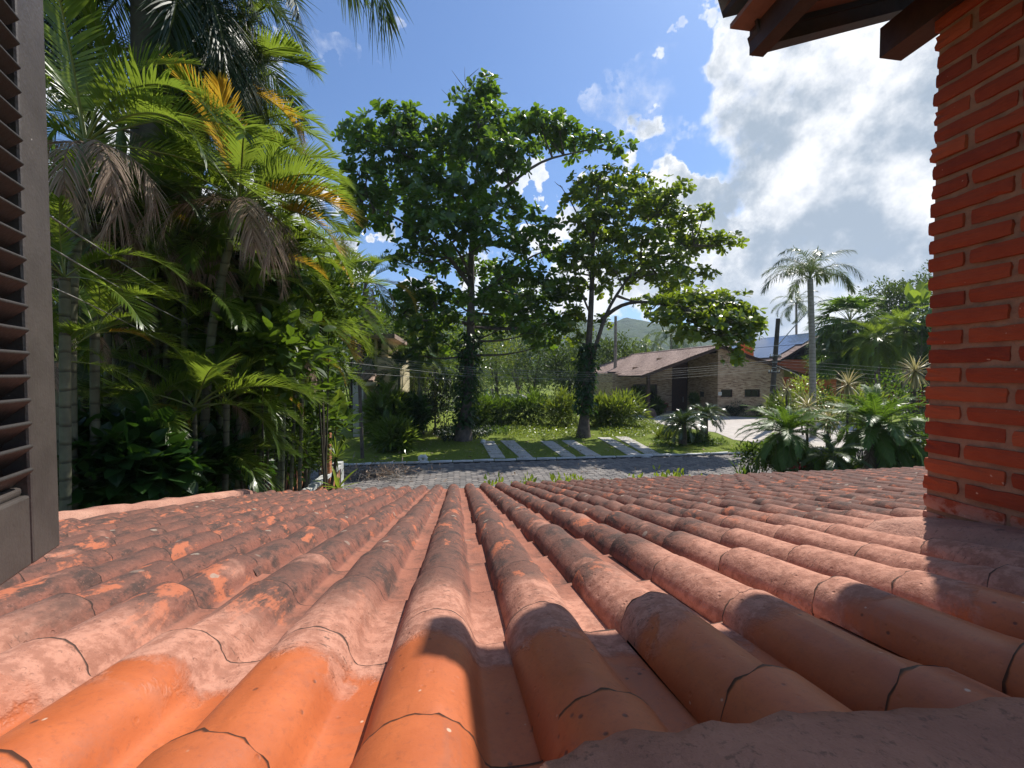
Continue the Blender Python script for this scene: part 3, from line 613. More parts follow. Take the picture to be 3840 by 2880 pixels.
# ------------------------------------------------------------------ brick pier standing on the roof
PX, PY1 = 1.685, 1.235
pier = thing('brick_pillar', 'red brick pillar with recessed joints rising through the tiled roof', 'pillar', (PX, PY1, zroof(PY1)))
o0 = np.array([PX, PY1, zroof(PY1)])
def brick_mesh(lx, ly, lz, seed):
    r = np.random.default_rng(seed); n = (max(2, int(lx / .035)), max(2, int(ly / .035)), 3)
    bm_V = []; idx = {}
    def vid(i, j, k):
        if (i, j, k) not in idx:
            p = np.array([lx * i / n[0], ly * j / n[1], lz * k / n[2]]); c = np.array([lx, ly, lz]) / 2; e = p - c
            b = 0.006
            on = [abs(abs(e[q]) - c[q]) < 1e-6 for q in range(3)]
            if sum(on) >= 2:
                for q in range(3):
                    if on[q]: p[q] -= np.sign(e[q]) * b * (0.45 if sum(on) == 2 else .7)
            if sum(on) >= 2 and r.random() < .09: p -= np.sign(e) * np.array(on) * r.uniform(.001, .005)
            idx[(i, j, k)] = len(bm_V); bm_V.append(p + r.normal(size=3) * 0.0008)
        return idx[(i, j, k)]
    Fq = []
    for i in range(n[0]):
        for j in range(n[1]): Fq += [[vid(i, j, 0), vid(i, j + 1, 0), vid(i + 1, j + 1, 0), vid(i + 1, j, 0)], [vid(i, j, n[2]), vid(i + 1, j, n[2]), vid(i + 1, j + 1, n[2]), vid(i, j + 1, n[2])]]
    for i in range(n[0]):
        for k in range(n[2]): Fq += [[vid(i, 0, k), vid(i + 1, 0, k), vid(i + 1, 0, k + 1), vid(i, 0, k + 1)], [vid(i, n[1], k), vid(i, n[1], k + 1), vid(i + 1, n[1], k + 1), vid(i + 1, n[1], k)]]
    for j in range(n[1]):
        for k in range(n[2]): Fq += [[vid(0, j, k), vid(0, j, k + 1), vid(0, j + 1, k + 1), vid(0, j + 1, k)], [vid(n[0], j, k), vid(n[0], j + 1, k), vid(n[0], j + 1, k + 1), vid(n[0], j, k + 1)]]
    return mesh('brick', bm_V, np.array(Fq), MAT['brick'], False)
BL, BW, BH, J = 0.222, 0.105, 0.0525, 0.0125
Bx = [brick_mesh(BL, BW, BH, s) for s in range(4)]; By = [brick_mesh(BW, BL, BH, 10 + s) for s in range(4)]; Bh = [brick_mesh(BW, BW, BH, 30 + s) for s in range(2)]
nc = 32
for c in range(nc):
    z = 0.012 + c * (BH + J) - 0.0; jj = lambda: rng.normal() * 0.0022
    def put(me, x, y): link('brick', me, pier, (x + jj(), y + jj(), z + rng.normal() * .001), (0, 0, rng.normal() * .006))
    if c % 2 == 0:      # stretchers along the left face
        for q in range(2): put(By[rng.integers(4)], 0, -BL - q * (BL + J))
        put(Bx[rng.integers(4)], BW + J, -BW); put(Bx[rng.integers(4)], BW + J, -2 * BL - J)
    else:               # a header at the far corner
        put(Bx[rng.integers(4)], 0, -BW); put(By[rng.integers(4)], 0, -BW - J - BL); put(Bx[rng.integers(4)], 0, -2 * BL - J)
        put(Bh[rng.integers(2)], BL + J, -BW)
MB().box((0.0105, -2 * BL - J + .0105, -0.12), (BL + J + BW - 0.0105, -0.0105, nc * (BH + J))).obj('mortar_core', MAT['joint'], pier)
# mortar skirt at its foot
nxs, nys = 26, 30; V = []
for j in range(nys):
    for i in range(nxs):
        x = -0.23 + 0.75 * i / (nxs - 1); y = -0.9 + 1.02 * j / (nys - 1)
        wl = PX + x; wy = PY1 + y
        e = min((x + 0.23) / 0.12, 1, max(0, (0.12 - y) / 0.10)); e = max(0, min(1, e)); e = e * e * (3 - 2 * e)
        V.append((x + rng.normal() * .004, y, zroof(wy) - o0[2] + 0.02 + 0.075 * e + 0.01 * vnoise(np.array(x * 14 + 50), np.array(y * 14 + 50), 4)))
Fq = [(j * nxs + i, j * nxs + i + 1, (j + 1) * nxs + i + 1, (j + 1) * nxs + i) for j in range(nys - 1) for i in range(nxs - 1)]
link('mortar_flashing', mesh('mortar_flashing', V, np.array(Fq), MAT['mortar'], True), pier)

# ------------------------------------------------------------------ corner of the upper roof, seen from below
up = thing('upper_roof', 'dark underside of the upper tiled roof corner above the brick pillar', 'roof', (1.03, 1.48, 5.55))
ou = np.array([1.03, 1.48, 5.55]); SU = math.atan(0.34); us = np.array([cos(SU), 0, sin(SU)]); un = np.array([-sin(SU), 0, cos(SU)])
def L_(p): return np.array(p, float) - ou
a = np.array([1.166, 1.45, 5.457])
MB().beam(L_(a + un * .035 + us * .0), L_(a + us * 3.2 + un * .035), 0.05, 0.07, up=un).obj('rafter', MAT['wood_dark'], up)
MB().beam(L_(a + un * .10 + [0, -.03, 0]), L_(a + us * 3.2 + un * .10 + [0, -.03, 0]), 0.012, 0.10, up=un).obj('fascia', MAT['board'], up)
a2 = np.array([1.16, 1.39, 5.545]); MB().beam(L_(a2 + us * .02), L_(a2 + us * 3.2), 0.05, 0.028, up=un).obj('lath', MAT['wood_lath'], up)
MB().box(L_((1.15, -3.0, 5.455)), L_((1.21, 1.47, 5.555))).obj('beam', MAT['wood_dark'], up)
MB().box(L_((1.66, -3.0, 5.445)), L_((1.76, 1.40, 5.56))).obj('beam', MAT['wood_dark'], up)
for q in range(9):
    b0 = np.array([1.2, 1.2 - q * .42, 5.545]); MB().beam(L_(b0), L_(b0 + us * 3.2), 0.045, 0.05, up=un).obj('rafter', MAT['wood_dark'], up)
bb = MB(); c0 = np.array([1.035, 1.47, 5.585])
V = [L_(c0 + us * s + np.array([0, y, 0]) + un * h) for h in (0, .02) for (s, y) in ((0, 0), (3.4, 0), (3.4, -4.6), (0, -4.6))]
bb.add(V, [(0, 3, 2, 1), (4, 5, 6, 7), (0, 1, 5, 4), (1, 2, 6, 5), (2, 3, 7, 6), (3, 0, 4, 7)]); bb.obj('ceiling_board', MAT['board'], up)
# half-round eave tiles running up the slope
def barrel(L, r, thick, seg=10, cup=False):
    V = []; Fq = []
    for i, s in enumerate((0, L)):
        for rr in (r, r - thick):
            for k in range(seg + 1):
                t = pi * k / seg; V.append((s, rr * cos(t), rr * sin(t) * (0.72 if not cup else -0.6)))
    n = seg + 1
    for k in range(seg):
        Fq += [(k, k + 1, 2 * n + k + 1, 2 * n + k), (n + k + 1, n + k, 3 * n + k, 3 * n + k + 1), (k + 1, k, n + k, n + k + 1), (2 * n + k, 2 * n + k + 1, 3 * n + k + 1, 3 * n + k)]
    return mesh('tile', V, np.array(Fq), MAT['tile_plain'], True)
tb, tcup = barrel(.42, .085, .012), barrel(.42, .085, .012, cup=True)
for q in range(20):
    for c in range(3):
        base = np.array([1.15, 1.45 - q * .2, 5.652]) + us * (c * .36)
        link('tile', tb, up, L_(base + un * .035), (0, -SU, 0)); link('tile', tcup, up, L_(base + np.array([0, -.1, 0]) + un * .03), (0, -SU, 0))
V = [L_(np.array([1.05, 1.50, 5.63]) + us * s + un * h + np.array([0, y, 0])) for (y, h) in ((0, 0), (0.0, .075), (-.12, .10), (-.12, .03)) for s in (0, 3.4)]
link('verge_tile', mesh('verge_tile', V, np.array([(0, 1, 3, 2), (2, 3, 5, 4), (4, 5, 7, 6), (6, 7, 1, 0)]), MAT['tile_end']), up)
link('eave_board', MB().box(L_((1.065, -3, 5.548)), L_((1.15, 1.47, 5.566))).build('eave_board', MAT['tile_plain']), up)

# ------------------------------------------------------------------ louvred shutter folded open at the left
sh = thing('window_shutter', 'dark brown louvred wooden shutter standing open at the window', 'shutter', (-.692, .8, 3.897))
sd = np.array([-.33, .944, 0]); sd /= np.linalg.norm(sd); sn = np.array([sd[1], -sd[0], 0]); up3 = np.array([0, 0, 1.0])
TH, SHH, WW = 0.034, 1.52, 0.60
def panel(name, s0, s1, z0, z1, m, t0=-TH / 2, t1=TH / 2, bev=0.004):
    b = MB(); c = sd * (s0 + s1) / 2 + sn * ((t0 + t1) / 2 - TH / 2) + up3 * (z0 + z1) / 2
    b.obox(c, sd, sn, up3, (s1 - s0) / 2, (t1 - t0) / 2, (z1 - z0) / 2); o = b.obj(name, m, sh)
    md = o.modifiers.new('bevel', 'BEVEL'); md.width = bev; md.segments = 2; return o
panel('stile', -.079, 0, 0, SHH, MAT['shutter']); panel('stile', -WW, -WW + .079, 0, SHH, MAT['shutter'])
panel('rail', -WW + .079, -.079, 0.0, 0.112, MAT['shutter'], -TH / 2, TH / 2 - .001); panel('rail', -WW + .079, -.079, SHH - .1, SHH, MAT['shutter'], -TH / 2, TH / 2 - .001)
panel('rail_moulding', -WW + .079, -.081, 0.112, 0.126, MAT['shutter'], -TH / 2, TH / 2 - .008, .005)
sl_n = int((SHH - .24) / .0362); dirw = (sn * 0.72 + up3 * 0.69); dirw /= np.linalg.norm(dirw); dt_ = np.cross(sd, dirw)
sb = MB(); sb.obox(np.array([0, 0, 0]), sd, dirw, dt_, (WW - .158) / 2 - .008, .029, .0035); slat_me = sb.build('slat', MAT['slat'])
for i in range(sl_n):
    z = .135 + i * .0362; o = link('slat', slat_me, sh, sd * (-WW / 2) + sn * (-TH / 2 + .003) + up3 * z)
    md = o.modifiers.new('bevel', 'BEVEL'); md.width = .003; md.segments = 3
panel('back_board', -WW + .07, -.07, 0.1, SHH - .08, MAT['board'], -TH / 2 + .001, -TH / 2 + .004, .0005)
# ------------------------------------------------------------------ vegetation builders
def frond_mesh(name, L=2.0, n=46, ll=0.55, lw=0.035, e0=60, droop=90, a0=62, a1=28, ldroop=0.25, vee=18, seed=0, segs=3, mat='palm', rmat='rachis', petiole=0.18, plume=0, ragged=0.0, rr=0.012):
    """one feather leaf: an arching rib and two rows of narrow blades, growing along +X from the origin"""
    r = np.random.default_rng(seed); S = np.linspace(0, 1, 15); th = R(e0) - R(droop) * S ** 1.35
    X = np.concatenate([[0], np.cumsum(np.cos((th[1:] + th[:-1]) / 2)) * L / 14]); Z = np.concatenate([[0], np.cumsum(np.sin((th[1:] + th[:-1]) / 2)) * L / 14])
    Yb = 0.06 * L * r.normal() * S ** 2; RP = np.stack([X, Yb, Z], 1)
    tV, tF = tube(RP, rr * (1 - 0.85 * S) + .0015, 5)
    s = np.linspace(petiole, 0.995, n); s = np.concatenate([s, s + 0.4 / n]); s = np.clip(s, 0, .999); side = np.concatenate([np.ones(n), -np.ones(n)])
    keep = r.random(2 * n) > ragged; s, side = s[keep], side[keep]; m = len(s)
    P = np.stack([np.interp(s, S, RP[:, k]) for k in range(3)], 1); t = np.interp(s, S, th)
    Tn = np.stack([np.cos(t), 0 * t, np.sin(t)], 1); Nn = np.stack([-np.sin(t), 0 * t, np.cos(t)], 1); B = np.array([[0, 1.0, 0]])
    u = (s - petiole) / (1 - petiole); ang = R(a0) + (R(a1) - R(a0)) * u + r.normal(size=m) * 0.05
    lift = R(vee) + r.normal(size=m) * (0.07 + plume * 0.5)
    D = Tn * np.cos(ang)[:, None] + (B * side[:, None] * np.cos(lift)[:, None] + Nn * np.sin(lift)[:, None]) * np.sin(ang)[:, None]
    ln = ll * (np.sin(pi * np.clip(0.12 + 0.80 * u, 0, 1)) ** 0.7) * (1 + r.normal(size=m) * 0.07)
    W = np.cross(D, Nn); W /= np.linalg.norm(W, axis=1)[:, None] + 1e-9
    tl = np.linspace(0, 1, segs + 1); wd = lw * np.interp(tl, [0, .12, .45, 1], [.45, .95, 1, .06])
    Q = P[:, None] + D[:, None] * (ln[:, None] * tl[None])[:, :, None]
    dr = ldroop * (1 + 0.35 * r.normal(size=m)); Q[:, :, 2] -= (ln * dr)[:, None] * tl[None] ** 2
    off = W[:, None] * (wd / 2)[None, :, None]
    V = np.stack([Q - off, Q + off], 2).reshape(-1, 3)
    i = (np.arange(m) * (segs + 1) * 2)[:, None] + (np.arange(segs) * 2)[None]
    Fq = np.stack([i, i + 1, i + 3, i + 2], -1).reshape(-1, 4) + len(tV)
    return mesh(name, np.concatenate([tV, V]), np.concatenate([tF, Fq]), [MAT[mat], MAT[rmat]], False, np.concatenate([np.ones(len(tF)), np.zeros(len(Fq))]))
FC = {}
def frond(kind, e0, mat, var):
    key = (kind, e0, mat, var)
    if key in FC: return FC[key]
    rm = 'rachis_dead' if 'dead' in mat else 'rachis'; sd_ = abs(hash((kind, e0, var))) % 9999 if False else (len(FC) * 17 + 3)
    if kind == 'areca': me = frond_mesh('frond', 1.85, 52, .48, .024, e0, 62 + 34 * var, 58, 24, .12 + .14 * var, 34, sd_, 4, mat, rm, .22)
    elif kind == 'areca_dead': me = frond_mesh('frond', 1.35, 44, .40, .016, e0, 110, 50, 24, .75, 5, sd_, 4, mat, rm, .15, .3, .12)
    elif kind == 'royal': me = frond_mesh('frond', 3.6, 100, .72, .028, e0, 95 + 20 * var, 66, 30, .55, 10, sd_, 4, mat, rm, .12, .8, 0, .03)
    elif kind == 'queen': me = frond_mesh('frond', 3.4, 70, .66, .044, e0, 105 + 25 * var, 62, 26, .45, 8, sd_, 2, mat, rm, .14, .8, 0, .022)
    elif kind == 'phoenix': me = frond_mesh('frond', 1.55, 74, .27, .027, e0, 62 + 22 * var, 58, 24, .22, 14, sd_, 3, mat, rm, .10, .25, 0, .012)
    elif kind == 'cycad': me = frond_mesh('frond', 1.15, 44, .21, .05, e0, 85 + 20 * var, 66, 40, .05, 26, sd_, 1, mat, rm, .06, 0, 0, .01)
    elif kind == 'far': me = frond_mesh('frond', 2.6, 26, .60, .07, e0, 95 + 25 * var, 60, 26, .35, 8, sd_, 2, mat, rm, .12, .4, 0, .02)
    elif kind == 'fan': me = frond_mesh('frond', 1.5, 26, 1.05, .075, e0, 30, 85, 4, .35, 6, sd_, 4, mat, rm, .72, .2, 0, .02)
    elif kind == 'coco': me = frond_mesh('frond', 4.2, 40, .80, .06, e0, 95 + 25 * var, 60, 26, .40, 8, sd_, 2, mat, rm, .12, .4, 0, .03)
    FC[key] = me; return me
def crown(parent, C, kind, mat, n=14, e_hi=75, e_lo=-5, sc=1.0, az0=None, extra=(), jitter=.2, names='frond'):
    """fronds round the growing point, the young ones upright and the old ones hanging"""
    ga = 2.39996; a0 = random.uniform(0, 6.28) if az0 is None else az0
    for i in range(n):
        f = i / max(1, n - 1); e = e_hi + (e_lo - e_hi) * f + random.uniform(-8, 8); eb = int(round(e / 15.0) * 15)
        o = link(names, frond(kind, eb, mat, i % 2), parent, C, (random.uniform(-.25, .25), 0, a0 + i * ga + random.uniform(-jitter, jitter)), sc * random.uniform(.88, 1.08) * (0.8 if f < .12 else 1))
    for (az, e, m, s, kd, lab) in extra:
        eb = int(round(e / 15.0) * 15); o = link(names, frond(kd or kind, eb, m, random.randint(0, 1)), parent, C, (random.uniform(-.1, .1), 0, R(90 - az)), sc * s)
        if lab: o['label'] = lab
def palm(name, label, base, top, kind, mat, r0=.09, r1=.06, tmat='areca_stem', bend=0.0, shaft=0.0, group=None, cat='palm', stem_name='trunk', mid=None, **kw):
    base = np.array(base, float); top = np.array(top, float); t = thing(name, label, cat, base, group)
    m_ = (base + top) / 2 + np.array([bend, 0, 0]) if mid is None else np.array(mid, float)
    P = spline([p - base for p in (base, m_, top)], 14)
    mb = MB(); mb.tube(P, np.linspace(r0, r1, 14), 10); mb.obj(stem_name, MAT[tmat], t, True)
    if shaft:
        d_ = P[-1] - P[-3]; d_ /= np.linalg.norm(d_); sb_ = MB(); sb_.tube([P[-1] - d_ * .05, P[-1] + d_ * shaft * .15, P[-1] + d_ * shaft * .6, P[-1] + d_ * shaft], [r1 * 1.1, r1 * 1.5, r1 * 1.25, r1 * .6], 10); sb_.obj('crownshaft', MAT['crownshaft'], t, True); C = P[-1] + d_ * shaft * .9
    else: C = P[-1]
    crown(t, C, kind, mat, **kw); return t
def inside(n, rx, ry, rz, shell=.55):
    d_ = unit(n); r = (shell + (1 - shell) * rng.random(n)) ; return d_ * r[:, None] * np.array([rx, ry, rz])
LEAF = dict(broad=leaf_tpl(1, .62, ((0, .08), (.2, .75), (.5, 1), (.8, .6), (1, .03)), .25, .18), oval=leaf_tpl(1, .45, ((0, .1), (.4, 1), (.75, .8), (1, .05))), lance=leaf_tpl(1, .2, ((0, .3), (.4, 1), (1, .04)), 0, .2),
            obov=leaf_tpl(1, .52, ((0, .07), (.35, .55), (.72, 1), (.92, .75), (1, .2)), 0, .08), heart=leaf_tpl(1, .8, ((0, .25), (.12, .95), (.4, 1), (.75, .55), (1, .02)), .22, .25), blade=leaf_tpl(1, .085, ((0, .7), (.5, 1), (1, .03)), 0, .35), tiny=leaf_tpl(1, .5, ((0, .1), (.5, 1), (1, .05))))
def blobs_pts(R3, nb, per, spread=.36, up=0.0):
    """leaves gathered into uneven sprays through an ellipsoid, so light and gaps show between them"""
    c = inside(nb, *R3, shell=.35); s = np.minimum.reduce(R3) * spread if not hasattr(spread, '__len__') else spread
    P = np.repeat(c, per, 0); off = rng.normal(size=P.shape) * s * 0.5; D = off + np.repeat(c, per, 0) / np.array(R3) * s * .6 + unit(len(P)) * s * .35; D[:, 2] += up * s
    return P + off, D, c
def shrub(name, label, cat, C, R3, leaf='oval', size=.12, mat='shrub', nb=60, per=26, up=.25, group=None, stems=5, spread=.36, ground=None):
    C = np.array(C, float); gz = 0 if ground is None else ground; t = thing(name, label, cat, (C[0], C[1], gz), group); ctr = np.array([0, 0, C[2] - gz])
    P, D, c = blobs_pts(R3, nb, per, spread, up); tv, tf = LEAF[leaf]
    Z = np.array([[0, 0, 1.0]]) + rng.normal(size=P.shape) * .45 + D * .3; Pz = P + ctr; ok = Pz[:, 2] > 0.02
    V, Fq = scatter(tv, tf, Pz[ok], D[ok], Z[ok], size * rng.uniform(.65, 1.25, ok.sum())); link('foliage', mesh('foliage', V, Fq, MAT[mat]), t)
    mb = MB()
    for i in range(stems):
        q = c[i % len(c)] * .85 + ctr; mb.tube(spline([(rng.normal() * .08, rng.normal() * .08, 0), q * [.4, .4, .5], q], 7), np.linspace(.03, .008, 7) * max(1, R3[2] * .7), 5)
    mb.obj('stem', MAT['stem'], t, True); return t
def rosette(k, L, W, el, seed):
    r = np.random.default_rng(seed); V = []; Fq = []; n = 0; tv, tf = leaf_tpl(L, W, ((0, .08), (.38, .6), (.75, 1), (.93, .75), (1, .2)), 0, L * .12)
    for i in range(k):
        a = i * 2.4 + r.normal() * .2; e = R(el) + r.normal() * .28; X = np.array([[cos(a) * cos(e), sin(a) * cos(e), sin(e)]]); Z = np.array([[-cos(a) * sin(e), -sin(a) * sin(e), cos(e)]]) + r.normal(size=(1, 3)) * .25
        v, f = scatter(tv, tf, X * .02, X, Z, np.array([r.uniform(.7, 1.1)])); V.append(v); Fq.append(f + n); n += len(v)
    return np.concatenate(V), np.concatenate(Fq)
def limb(mb, pts, r0, r1, n=9, sides=7): P = spline(pts, n); mb.tube(P, np.linspace(r0, r1, len(P)), sides)
def pad_tree(name, label, base, trunk, pads, mat, leafL, Yd, density, rt=.34, limbs=(), twigs=(), depth=.9, group=None, cat='tree', bark='bark', flat=.55, skeleton_r=.05, seedk=0):
    """a tree whose crown is made of leafy pads carried on limbs; each leaf whorl is real leaves"""
    base = np.array(base, float); t = thing(name, label, cat, base, group); mb = MB(); TR = [np.array(p) - base for p in trunk]
    P = spline(TR, 24); rad = np.linspace(rt, rt * .16, 24); rad[:3] *= np.array([1.75, 1.3, 1.08]); mb.tube(P, rad, 12)
    for lb in limbs: limb(mb, [np.array(p) - base for p in lb[0]], lb[1], lb[2], 12, 8)
    allP = np.concatenate([P[6:]] + [spline([np.array(p) - base for p in lb[0]], 12)[3:] for lb in limbs])
    ros = [rosette(8, 1, .56, 28, 50 + s + seedk) for s in range(5)]; Vs, Fs, n = [], [], 0
    for (u, v, ru, rv, dy) in pads:
        c = at(u, v, Yd + dy) ; s = np.linalg.norm(c - [0, 0, H]) / 864.0; c = c - base; a, b = ru * s * .86, rv * s * .62; dep = max(a, b) * depth
        k = max(4, int(density * a * (b + dep * .5) / (leafL ** 2) * 1.15))
        d_ = unit(k); rr = rng.uniform(.35, 1.0, k) ** .6; Q = d_ * rr[:, None] * np.array([a, dep, b]); Q[:, 2] = np.where(Q[:, 2] < 0, Q[:, 2] * flat, Q[:, 2]); Q += rng.normal(size=Q.shape) * leafL * .5
        X = Q / np.array([a, dep, b]) * .8 + np.array([0, 0, .75]) + rng.normal(size=Q.shape) * .25
        Zv = unit(k); g_ = rng.integers(0, 5, k)
        for s_ in range(5):
            sel = g_ == s_
            if sel.any():
                tv, tf = ros[s_]; tv = np.stack([tv[:, 2], tv[:, 0], tv[:, 1]], 1)
                v_, f_ = scatter(tv, tf, Q[sel] + c, X[sel], Zv[sel], leafL * rng.uniform(.75, 1.15, sel.sum())); Vs.append(v_); Fs.append(f_ + n); n += len(v_)
        near = allP[np.argmin(np.linalg.norm((allP - c) * [1, 1, 1.6] + [0, 0, 1.2], axis=1))]; ln = np.linalg.norm(c - near)
        mid = near * .5 + c * .5 + np.array([0, 0, -.06 * ln]); limb(mb, [near, mid, c], min(.035 + .018 * ln, .1), .015, 8, 6)
        for q in range(3): e = c + Q[q % len(Q)] * .8; limb(mb, [c * .8 + near * .2, (c + e) / 2 + [0, 0, .1], e], .022, .007, 5, 5)
    for tw in twigs: limb(mb, [np.array(p) - base for p in tw], .03, .008, 7, 5)
    mb.obj('trunk', MAT[bark], t, True)
    link('crown', mesh('crown', np.concatenate(Vs), np.concatenate(Fs), MAT[mat]), t); return t
def ivy(parent, base, path, r, n, size, mat='broad'):
    P = spline([np.array(p) - base for p in path], 40); i = rng.integers(0, 40, n); a = rng.uniform(0, 2 * pi, n); D = np.stack([np.cos(a), np.sin(a), -.7 + 0 * a], 1)
    Q = P[i] + D * [1, 1, 0] * (r * rng.uniform(.8, 1.5, n))[:, None] + rng.normal(size=(n, 3)) * .1; tv, tf = LEAF['heart']
    V, Fq = scatter(tv, tf, Q, D + rng.normal(size=D.shape) * .4, D * [1, 1, 0] + [0, 0, .8] + rng.normal(size=D.shape) * .3, size * rng.uniform(.6, 1.3, n))
    o = link('ivy', mesh('ivy', V, Fq, MAT[mat]), parent); o['kind'] = 'stuff'; return o

# ------------------------------------------------------------------ the two almond trees across the road
YT = 25.2
bA = gat(1000, 951); bA[2] = 0
TA = [bA, at(1010, 850, YT), at(1018, 700, YT), at(1017, 560, YT), at(1026, 430, YT), at(1030, 365, YT), at(1040, 285, YT), at(1028, 240, YT)]
PA = [(1048, 196, 40, 26, 0), (1030, 232, 45, 30, 0.5), (1022, 268, 62, 34, -0.6), (1075, 250, 28, 22, 0.4), (862, 250, 40, 22, -1), (842, 278, 62, 24, -0.5), (782, 288, 50, 18, -1.6), (752, 292, 24, 12, -2), (905, 288, 60, 28, 0), (965, 290, 45, 32, 1), (1120, 282, 58, 26, 0), (1178, 290, 60, 24, 0.6), (1240, 305, 55, 20, 0.8), (1290, 312, 42, 15, 1), (1338, 322, 26, 14, 1.2), (1165, 262, 40, 16, -0.8), (1208, 278, 36, 16, -0.4), (1030, 320, 70, 40, -0.6), (960, 335, 70, 38, 1.2), (1100, 330, 60, 34, 1.4), (880, 325, 60, 24, -1.2), (800, 345, 50, 22, -1.4), (776, 368, 34, 16, -2), (850, 372, 58, 30, 0.6), (910, 385, 60, 38, -1.5), (985, 395, 70, 38, -1.8), (1075, 372, 60, 30, -1), (1090, 330, 55, 40, -2.2), (790, 415, 60, 32, -1.6), (755, 432, 40, 36, -1), (850, 430, 70, 40, 0.8), (920, 440, 70, 40, -2.4), (1000, 448, 70, 40, 2), (1078, 440, 60, 40, -2), (1040, 470, 70, 40, -2.8), (1130, 470, 50, 38, 0.3), (1175, 500, 42, 34, -0.6), (800, 478, 60, 22, 1.5), (880, 485, 70, 30, -2.6), (960, 500, 80, 40, -3), (1050, 520, 70, 44, -3), (1130, 530, 60, 42, -1.4), (1195, 552, 40, 34, 0.4), (905, 545, 56, 34, -1.6), (868, 566, 34, 22, -0.8), (960, 565, 70, 36, 1.4), (1040, 585, 70, 36, 2.2), (1110, 600, 66, 40, -2), (1178, 610, 50, 40, -1), (1225, 640, 40, 40, 0.6), (930, 630, 56, 30, 1.6), (890, 640, 36, 40, -0.6), (880, 690, 40, 40, -1), (915, 715, 44, 30, 0.8), (985, 650, 50, 36, 2.6), (1060, 650, 70, 40, -2.8), (1140, 670, 66, 40, 2), (1200, 700, 46, 34, 0), (1090, 705, 60, 30, 1), (960, 690, 40, 40, -2), (1150, 720, 40, 30, -2), (940, 665, 46, 40, 1.5), (905, 770, 36, 40, 1), (880, 640, 40, 34, 0.5), (1080, 640, 60, 46, 3), (1150, 640, 60, 46, 2.4), (1215, 690, 40, 40, 1.5), (1120, 690, 50, 36, 3), (1050, 700, 50, 34, 3), (1180, 745, 36, 30, 2), (960, 740, 34, 36, 1.5)]
LA = [([at(1026, 460, YT), at(1085, 410, YT - 1), at(1170, 345, YT - .4), at(1290, 320, YT + .8)], .13, .03), ([at(1020, 480, YT), at(960, 400, YT), at(880, 330, YT - .5), at(780, 300, YT - 1.2)], .12, .03), ([at(1017, 620, YT), at(960, 540, YT - 1), at(860, 470, YT - 1), at(780, 440, YT - 1.3)], .15, .03),
      ([at(1017, 660, YT), at(1080, 600, YT - 1), at(1160, 545, YT - .6), at(1200, 540, YT)], .13, .03), ([at(1016, 700, YT), at(955, 690, YT - .3), at(900, 694, YT - .6), at(872, 680, YT - .8)], .11, .03), ([at(1026, 500, YT), at(1020, 430, YT + 2), at(1050, 350, YT + 2.5)], .12, .03), ([at(1017, 640, YT), at(1010, 560, YT + 2), at(1080, 500, YT + 3.5)], .13, .03), ([at(1017, 600, YT), at(1000, 560, YT - 2), at(960, 500, YT - 3.2)], .13, .03)]
TW = [[at(1026, 250, YT), at(1012, 215, YT), at(1002, 175, YT), at(1004, 145, YT)], [at(1008, 195, YT), at(990, 172, YT + .3), at(976, 152, YT + .4)], [at(1004, 175, YT), at(1020, 160, YT - .3), at(1034, 148, YT - .2)], [at(1022, 244, YT), at(1000, 232, YT + .4), at(968, 210, YT + .5), at(954, 193, YT + .6)], [at(985, 222, YT + .4), at(975, 205, YT + .2), at(970, 192, YT)], [at(1000, 200, YT), at(988, 190, YT), at(984, 178, YT)]]
tA = pad_tree('almond_tree', 'tall dark leafy tree with bare twigs at its top and ivy on the trunk', bA, TA, PA, 'almond', .44, YT, 3.7, .36, LA, TW)
ivy(tA, bA, [bA + [0, 0, .9], at(1010, 850, YT), at(1018, 720, YT)], .46, 900, .26)
YB = 25.4; bB = gat(1260, 944); bB[2] = 0
TB = [bB, at(1264, 870, YB), at(1266, 800, YB), at(1272, 745, YB), at(1278, 640, YB), at(1281, 540, YB), at(1284, 440, YB), at(1300, 370, YB)]
